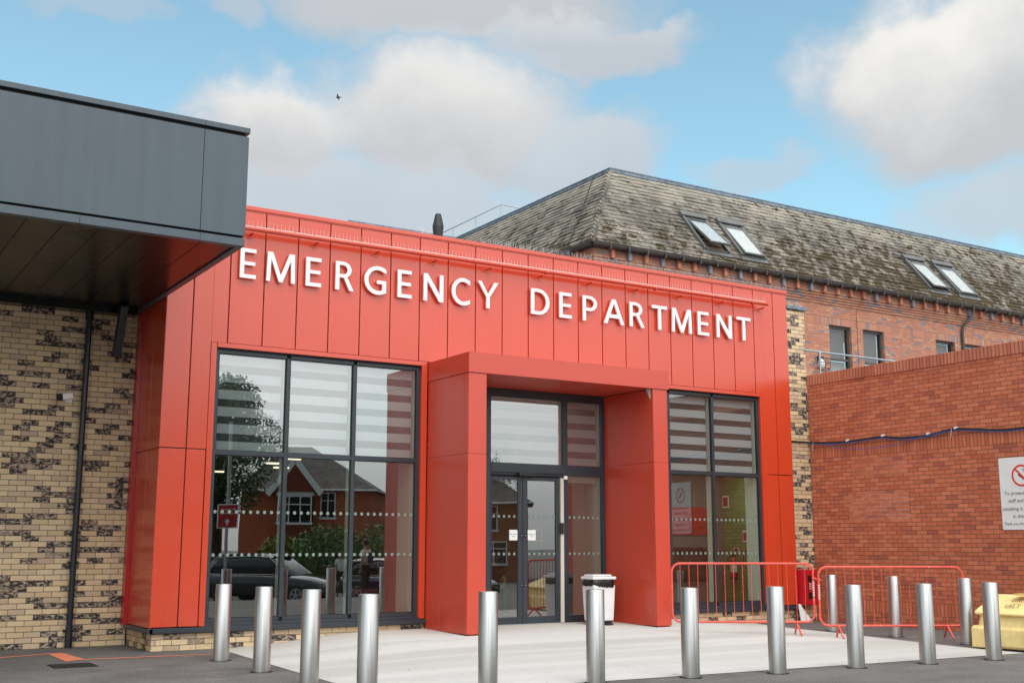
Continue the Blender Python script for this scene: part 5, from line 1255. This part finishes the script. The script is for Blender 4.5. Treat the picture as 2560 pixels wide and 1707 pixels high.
# cars
def car(o, ang, label, paint, L=4.65, Wd=1.86, Hh=1.68, z0=-.45, hatch=False):
    f = Vector((math.cos(ang), math.sin(ang), 0)); s = Vector((-math.sin(ang), math.cos(ang), 0)); Z = Vector((0, 0, 1)); o = Vector((o[0], o[1], z0)); t = thing('parked_car', label, 'car', o, 'cars parked across the forecourt')
    P = lambda a, b, c: o + f * a + s * b + Z * c
    w2 = Wd / 2
    def rg(x, zb, zt, w_, tp=.86): return [P(x, -w_ * .90, zb), P(x, -w_, zb + .14), P(x, -w_, zt - .22), P(x, -w_ * .97, zt - .07), P(x, -w_ * tp, zt), P(x, w_ * tp, zt), P(x, w_ * .97, zt - .07), P(x, w_, zt - .22), P(x, w_, zb + .14), P(x, w_ * .90, zb)]
    bz = Hh * .60
    st = [(0, .45, bz - .18, w2 * .86), (.06, .34, bz - .04, w2 * .94), (.35, .26, bz, w2), (L * .5, .24, bz - .01, w2), (L * .70, .24, bz - .03, w2), (L * .86, .26, bz - .12, w2 * .97), (L * .96, .30, bz - .26, w2 * .90), (L, .40, bz - .42, w2 * .80)]
    b = MB(); loft(b, [rg(*q) for q in st], smooth=True); body_ = b.build('body', paint, t)
    gs = [(.12, .02), (.42, .84 if not hatch else .9), (.75, .97), (L * .42, 1.0), (L * .55, .96), (L * .735, .03)]
    def rg2(x, k): zt = bz - .03 + (Hh - bz + .03) * k; w_ = w2 * (.93 - .19 * k); return [P(x, -w2 * .92, bz - .06), P(x, -w_, zt - .05 * k), P(x, -w_ * .85, zt), P(x, w_ * .85, zt), P(x, w_, zt - .05 * k), P(x, w2 * .92, bz - .06)]
    g_ = MB(); loft(g_, [rg2(*q) for q in gs], smooth=True); g_.build('glasshouse', M_carglass, t)
    rfm = MB(); 
    def rg3(x, k, e=.012): zt = bz - .03 + (Hh - bz + .03) * k + e; w_ = w2 * (.93 - .19 * k) + e; return [P(x, -w_, zt - .07 * k), P(x, -w_ * .85, zt), P(x, w_ * .85, zt), P(x, w_, zt - .07 * k)]
    R3 = [rg3(.40, .82), rg3(.75, .97), rg3(L * .42, 1.0), rg3(L * .55, .96), rg3(L * .58, .88)]
    rfm.add([v for r_ in R3 for v in r_], [(i * 4 + k, i * 4 + k + 1, i * 4 + 5 + k, i * 4 + 4 + k) for i in range(4) for k in range(3)], True); rfm.build('roof', paint, t)
    for sd in (-1, 1):
        tr = MB(); tr.tube([P(.32, sd * w2 * .955, bz - .01), P(L * .45, sd * w2 * .985, bz), P(L * .70, sd * w2 * .965, bz - .01)], .014, 6); tr.tube([P(.34, sd * w2 * .95, bz), P(.58, sd * w2 * .80, Hh - .12), P(L * .42, sd * w2 * .765, Hh - .055), P(L * .56, sd * w2 * .79, Hh - .12), P(L * .72, sd * w2 * .94, bz)], .014, 6); tr.build('window_trim', M_zinc, t)
        for xx in (.90, L - .92):
            wh = MB(); wh.tube([P(xx, sd * (w2 - .20), .33), P(xx, sd * (w2 + .01), .33)], .335, 26); wo_ = wh.build('wheel', M_black, t)
            ri = MB(); ri.ring(P(xx, sd * (w2 + .015), .33), f, Z, .19, .225, 26)
            for q in range(5):
                a_ = q * 2 * math.pi / 5 + .3; d_ = f * math.cos(a_) + Z * math.sin(a_); ri.obox(P(xx, sd * (w2 + .018), .33) + d_ * .11, d_, s, d_.cross(s), .10, .006, .028)
            ri.build('rim', M_zinc, wo_)
        tl = MB(); tl.obox(P(.075, sd * w2 * .72, bz - .17), s, Z, f, .17, .075, .05); tl.build('tail_light', M_tail, t)
        hl = MB(); hl.obox(P(L - .12, sd * w2 * .70, bz - .36), s, Z, f, .15, .07, .07); hl.build('headlight', M_skglass if 'M_skglass' in globals() else M_zinc, t)
        mr = MB(); mr.obox(P(L * .66, sd * (w2 + .09), bz + .07), f, s, Z, .06, .09, .07); mr.build('mirror', paint, t)
    pl_ = MB(); pl_.obox(P(-.012, 0, bz - .30), s, Z, f, .26, .055, .01); pl_.build('number_plate', M_plate, t)
    bp_ = MB(); bp_.obox(P(-.01, 0, .40), s, Z, f, w2 * .82, .03, .02); bp_.build('bumper_trim', M_zinc, t); return t
M_carglass = mat('car_glass', (.015, .018, .02), .05, 0, .8); M_tail = mat('tail_light_red', (.45, .02, .02), .2); M_plate = mat('yellow_plate', (.62, .45, .05), .4)
M_cp1 = mat('dark_navy_car_paint', (.012, .018, .030), .18, .2, .6, coat=1.0); M_cp2 = mat('purple_grey_car_paint', (.05, .045, .085), .2, .3, .6, coat=1.0); M_cp3 = mat('dark_teal_car_paint', (.02, .035, .05), .2, .2, .6, coat=1.0)
car((12.95, -5.75), R(49), 'dark navy estate car with chrome window trim, reflected in the left window', M_cp1)
car((18.1, -5.4), R(62), 'purple grey hatchback parked beyond the navy estate car', M_cp2, 4.1, 1.76, 1.5, hatch=True)
car((20.6, -6.2), R(70), 'dark teal hatchback parked at the right of the purple one', M_cp3, 4.2, 1.78, 1.5, hatch=True)
M_white_car = mat('white_van_paint', (.7, .7, .7), .25, 0, .6, coat=1.0)
car((28.5, 1.0), R(75), 'white car parked far right, reflected in the entrance doors', M_white_car, 4.6, 1.85, 1.7, z0=-.2)
# sign on a lamp post
sp = thing('direction_sign_post', 'grey post carrying a red direction sign with a white arrow, reflected in the left window', 'sign', (11.85, -1.1, gz(11.85, -1.1)))
MB().tube([(11.85, -1.1, -.4), (11.85, -1.1, 5.4)], .055, 12).build('post', M_zinc, sp)
sa = Vector((.85, .53, 0)); sn = Vector((-.53, .85, 0)); so_ = Vector((11.82, -.98, 2.42))
MB().obox(so_, sa, Vector((0, 0, 1)), sn, .33, .37, .012).build('board_edge', M_signwhite, sp, bevel=.004)
MB().obox(so_ + sn * .014, sa, Vector((0, 0, 1)), sn, .29, .34, .003).build('board_face', M_signred, sp)
k = MB(); ff = so_ + sn * .019; Zv = Vector((0, 0, 1))
k.prism([(-.03, -.27), (.03, -.27), (.03, -.17), (.09, -.17), (0, -.06), (-.09, -.17), (-.03, -.17)], ff, -sa, Zv, sn, .002); k.build('arrow', M_signwhite, sp)
for txt, z in (('Emergency', .18), ('Department', .06)): q = MB(); q.text(txt, ff + Zv * z, -sa, Zv, .10, 0, 'CENTER'); q.build('text_line', M_signwhite, sp)
# ------------------------------------------------------------------ people
def skinmat(name, c): return mat(name, c, .6, 0, .3, .05)
M_skin = skinmat('skin', (.42, .25, .17)); M_hair = mat('dark_hair', (.012, .010, .010), .5); M_shirt = mat('cream_shirt', (.82, .77, .66), .8, 0, .2, .06); M_trous = mat('dark_trousers', (.02, .02, .025), .8); M_strap = mat('backpack_navy', (.03, .05, .09), .7)
M_teal = mat('teal_trousers', (.02, .09, .09), .8); M_tee = mat('black_tshirt', (.015, .015, .017), .8)
def skin(name, verts, edges, radii, m_, parent, base, sub=2):
    me = bpy.data.meshes.new(name); me.from_pydata([Vector(v) for v in verts], edges, []); me.materials.append(m_)
    o = bpy.data.objects.new(name, me); C.objects.link(o); o.parent = parent; ORG[o] = ORG[parent]
    sk = o.modifiers.new('skin', 'SKIN'); sk.use_smooth_shade = True
    for i, r_ in enumerate(radii): d = me.skin_vertices[0].data[i]; d.radius = (r_, r_) if not isinstance(r_, tuple) else r_; d.use_root = (i == 0)
    s_ = o.modifiers.new('sub', 'SUBSURF'); s_.levels = sub; s_.render_levels = sub; return o
def person(loc, face, label, pose, shirt, trous, backpack=False):
    t = thing('person', label, 'person', loc); t.rotation_euler.z = face        # faces local +Y
    if pose == 'stand':
        J = [(0, 0, .93), (0, 0, 1.12), (0, .01, 1.32), (0, 0, 1.43), (0, .01, 1.55), (-.17, 0, 1.38), (-.24, -.02, 1.10), (-.22, .05, .86), (.17, 0, 1.38), (.24, -.02, 1.10), (.22, .05, .86), (-.10, 0, .88), (-.11, .01, .48), (-.11, -.02, .09), (-.11, .12, .04), (.10, 0, .88), (.11, .01, .48), (.11, -.02, .09), (.11, .12, .04)]
    else:
        J = [(0, 0, .50), (0, .02, .68), (0, .05, .86), (0, .07, .97), (0, .10, 1.08), (-.17, .05, .91), (-.23, .12, .66), (-.10, .34, .60), (.17, .05, .91), (.23, .12, .66), (.10, .34, .60), (-.10, .05, .48), (-.12, .45, .48), (-.12, .45, .09), (-.12, .57, .04), (.10, .05, .48), (.12, .45, .48), (.12, .45, .09), (.12, .57, .04)]
    E_ = [(0, 1), (1, 2), (2, 3), (3, 4), (2, 5), (5, 6), (6, 7), (2, 8), (8, 9), (9, 10), (0, 11), (11, 12), (12, 13), (13, 14), (0, 15), (15, 16), (16, 17), (17, 18)]
    rad = [(.14, .11), (.14, .10), (.16, .11), .085, .066, .06, .045, .034, .06, .045, .034, .085, .06, .043, .04, .085, .06, .043, .04]
    body_ = skin('body', J, E_, rad, M_skin, t, None)
    hd = Vector(J[4]) + Vector((0, .02, .075))
    m_ = ell(hd, .078, .095, .115, 0); m_.add([(hd.x - .015, hd.y + .09, hd.z - .02), (hd.x + .015, hd.y + .09, hd.z - .02), (hd.x, hd.y + .118, hd.z - .025), (hd.x, hd.y + .092, hd.z + .02)], [(0, 1, 2), (1, 3, 2), (3, 0, 2)])
    for s in (-1, 1): m_.tube([hd + Vector((s * .076, 0, -.02)), hd + Vector((s * .088, -.008, .02))], .016, 6)
    me = bpy.data.meshes.new('head'); me.from_pydata([Vector(v) for v in m_.v], [], m_.f); me.materials.append(M_skin); me.polygons.foreach_set('use_smooth', [True] * len(me.polygons)); ho = bpy.data.objects.new('head', me); C.objects.link(ho); ho.parent = t; ORG[ho] = ORG[t]
    q = MB(); 
    for s in (-1, 1): q.obox(hd + Vector((s * .03, .088, .012)), (1, 0, 0), (0, 1, 0), (0, 0, 1), .012, .006, .006)
    q.obox(hd + Vector((0, .083, -.055)), (1, 0, 0), (0, 1, 0), (0, 0, 1), .022, .006, .005)
    for v_ in (q,): 
        me = bpy.data.meshes.new('face_features'); me.from_pydata([Vector(v) for v in v_.v], [], v_.f); me.materials.append(M_hair); o2 = bpy.data.objects.new('face_features', me); C.objects.link(o2); o2.parent = ho; ORG[o2] = ORG[t]
    hr_ = ell(hd + Vector((0, -.02, .03)), .092, .10, .115, 0); me = bpy.data.meshes.new('hair'); me.from_pydata([Vector(v) for v in hr_.v], [], hr_.f); me.materials.append(M_hair); o2 = bpy.data.objects.new('hair', me); C.objects.link(o2); o2.parent = ho
    # five fingered hands
    for s, wi, ei in ((-1, 7, 6), (1, 10, 9)):
        wv = Vector(J[wi]); dr = (wv - Vector(J[ei])).normalized(); sd = dr.cross(Vector((1, 0, 0))).normalized(); pv = [wv, wv + dr * .05, wv + dr * .09]; ed = [(0, 1), (1, 2)]; rd = [.028, (.038, .02), (.038, .018)]
        for f_ in range(4):
            b = wv + dr * .09 + sd * (.03 - .02 * f_); i0 = len(pv); pv += [b + dr * .035, b + dr * .065 + Vector((-s * .012, 0, 0))]; ed += [(2, i0), (i0, i0 + 1)]; rd += [.010, .008]
        i0 = len(pv); pv += [wv + dr * .05 + sd * .05, wv + dr * .09 + sd * .062]; ed += [(1, i0), (i0, i0 + 1)]; rd += [.012, .010]
        skin('hand', pv, ed, rd, M_skin, body_, None, 1)
    sh = [(J[0][0], J[0][1], J[0][2] - .02), J[1], J[2], (J[3][0], J[3][1], J[3][2] - .03), J[5], tuple((Vector(J[5]) * .35 + Vector(J[6]) * .65)), J[8], tuple((Vector(J[8]) * .35 + Vector(J[9]) * .65))]
    skin('shirt', sh, [(0, 1), (1, 2), (2, 3), (2, 4), (4, 5), (2, 6), (6, 7)], [(.17, .13), (.165, .12), (.19, .13), .08, .078, .066, .078, .066], shirt, t, None)
    up2 = (J[0][0], J[0][1], J[0][2] + .10)
    skin('trousers', [up2, J[0], J[11], J[12], J[13], J[15], J[16], J[17]], [(0, 1), (1, 2), (2, 3), (3, 4), (1, 5), (5, 6), (6, 7)], [(.155, .12), (.15, .12), .098, .080, .066, .098, .080, .066], trous, t, None)
    for a_, b_ in ((13, 14), (17, 18)):
        f0 = Vector(J[a_]); f1 = Vector(J[b_]); skin('shoe', [f0 + Vector((0, -.03, -.01)), f0 + Vector((0, .05, -.035)), f1 + Vector((0, .02, 0))], [(0, 1), (1, 2)], [(.055, .05), (.05, .045), (.048, .035)], M_black, t, None, 1)
    if backpack:
        for nm, vs in (('backpack', None),):
            q = MB(); q.obox((0, -.165, 1.18), (1, 0, 0), (0, 1, 0), (0, 0, 1),   .11, .055, .17)
            me = bpy.data.meshes.new('backpack'); me.from_pydata([Vector(v) for v in q.v], [], q.f); me.materials.append(M_strap); o2 = bpy.data.objects.new('backpack', me); C.objects.link(o2); o2.parent = t
            b_ = o2.modifiers.new('b', 'BEVEL'); b_.width = .05; b_.segments = 3
    return t
person((14.86, 2.74, -.03), R(145), 'person in a cream shirt with a dark backpack standing by the parked cars', 'stand', M_shirt, M_trous, True)
person((18.6, -7.6, -.45), R(20), 'person in a pale shirt standing behind the purple car, reflected in the window', 'stand', M_signwhite, M_trous)
person((11.5, 19.2, .17), R(170), 'seated person in a black top and teal trousers seen through the right door pane', 'sit', M_tee, M_teal)
sc_ = thing('waiting_chair', 'low grey lobby seat under the seated person', 'chair', (11.5, 19.3, .17)); MB().box(11.25, 11.75, 19.1, 19.55, .50, .56).build('seat', M_black, sc_, bevel=.01)
for x, y in ((11.28, 19.13), (11.72, 19.13), (11.28, 19.52), (11.72, 19.52)): MB().tube([(x, y, .17), (x, y, .5)], .013, 6).build('leg', M_black, sc_)
# ------------------------------------------------------------------ litter
mb = MB(); rnd = random.Random(11)
for i in range(330):
    m0 = rnd.random()
    if m0 < .35: x = rnd.uniform(5.2, 18); y = 17.33 - abs(rnd.gauss(0, .12)); 
    elif m0 < .55: x = 18.15 - abs(rnd.gauss(0, .2)); y = rnd.uniform(12.5, 17.2)
    elif m0 < .65: x = rnd.uniform(1.5, 4.6); y = 18.74 - abs(rnd.gauss(0, .12))
    else: x = rnd.uniform(2, 17); y = rnd.uniform(9.0, 17)
    inside = 5.5 < x < 16 and fy(x) < y; z = (zs(x, y) if inside else 0) + .006
    if 9.0 < x < 9.5 and y > 15.9 or 12.8 < x < 13.3 and y > 15.9: continue
    a = rnd.uniform(0, 6.28); s = rnd.uniform(.006, .018); c_, s_2 = math.cos(a), math.sin(a)
    mb.add([(x + s * c_, y + s * s_2, z), (x - s * .5 * s_2, y + s * .5 * c_, z + .004), (x - s * c_, y - s * s_2, z), (x + s * .5 * s_2, y - s * .5 * c_, z + .002)], [(0, 1, 2, 3)], mi=0 if rnd.random() < .6 else 1)
o = mb.build('leaf_litter', [mat('dry_leaf', (.16, .10, .05), .9), mat('pale_grit', (.5, .47, .40), .9)]); o['kind'] = 'stuff'; o['label'] = 'scattered dry leaves and grit on the forecourt'; o['category'] = 'litter'
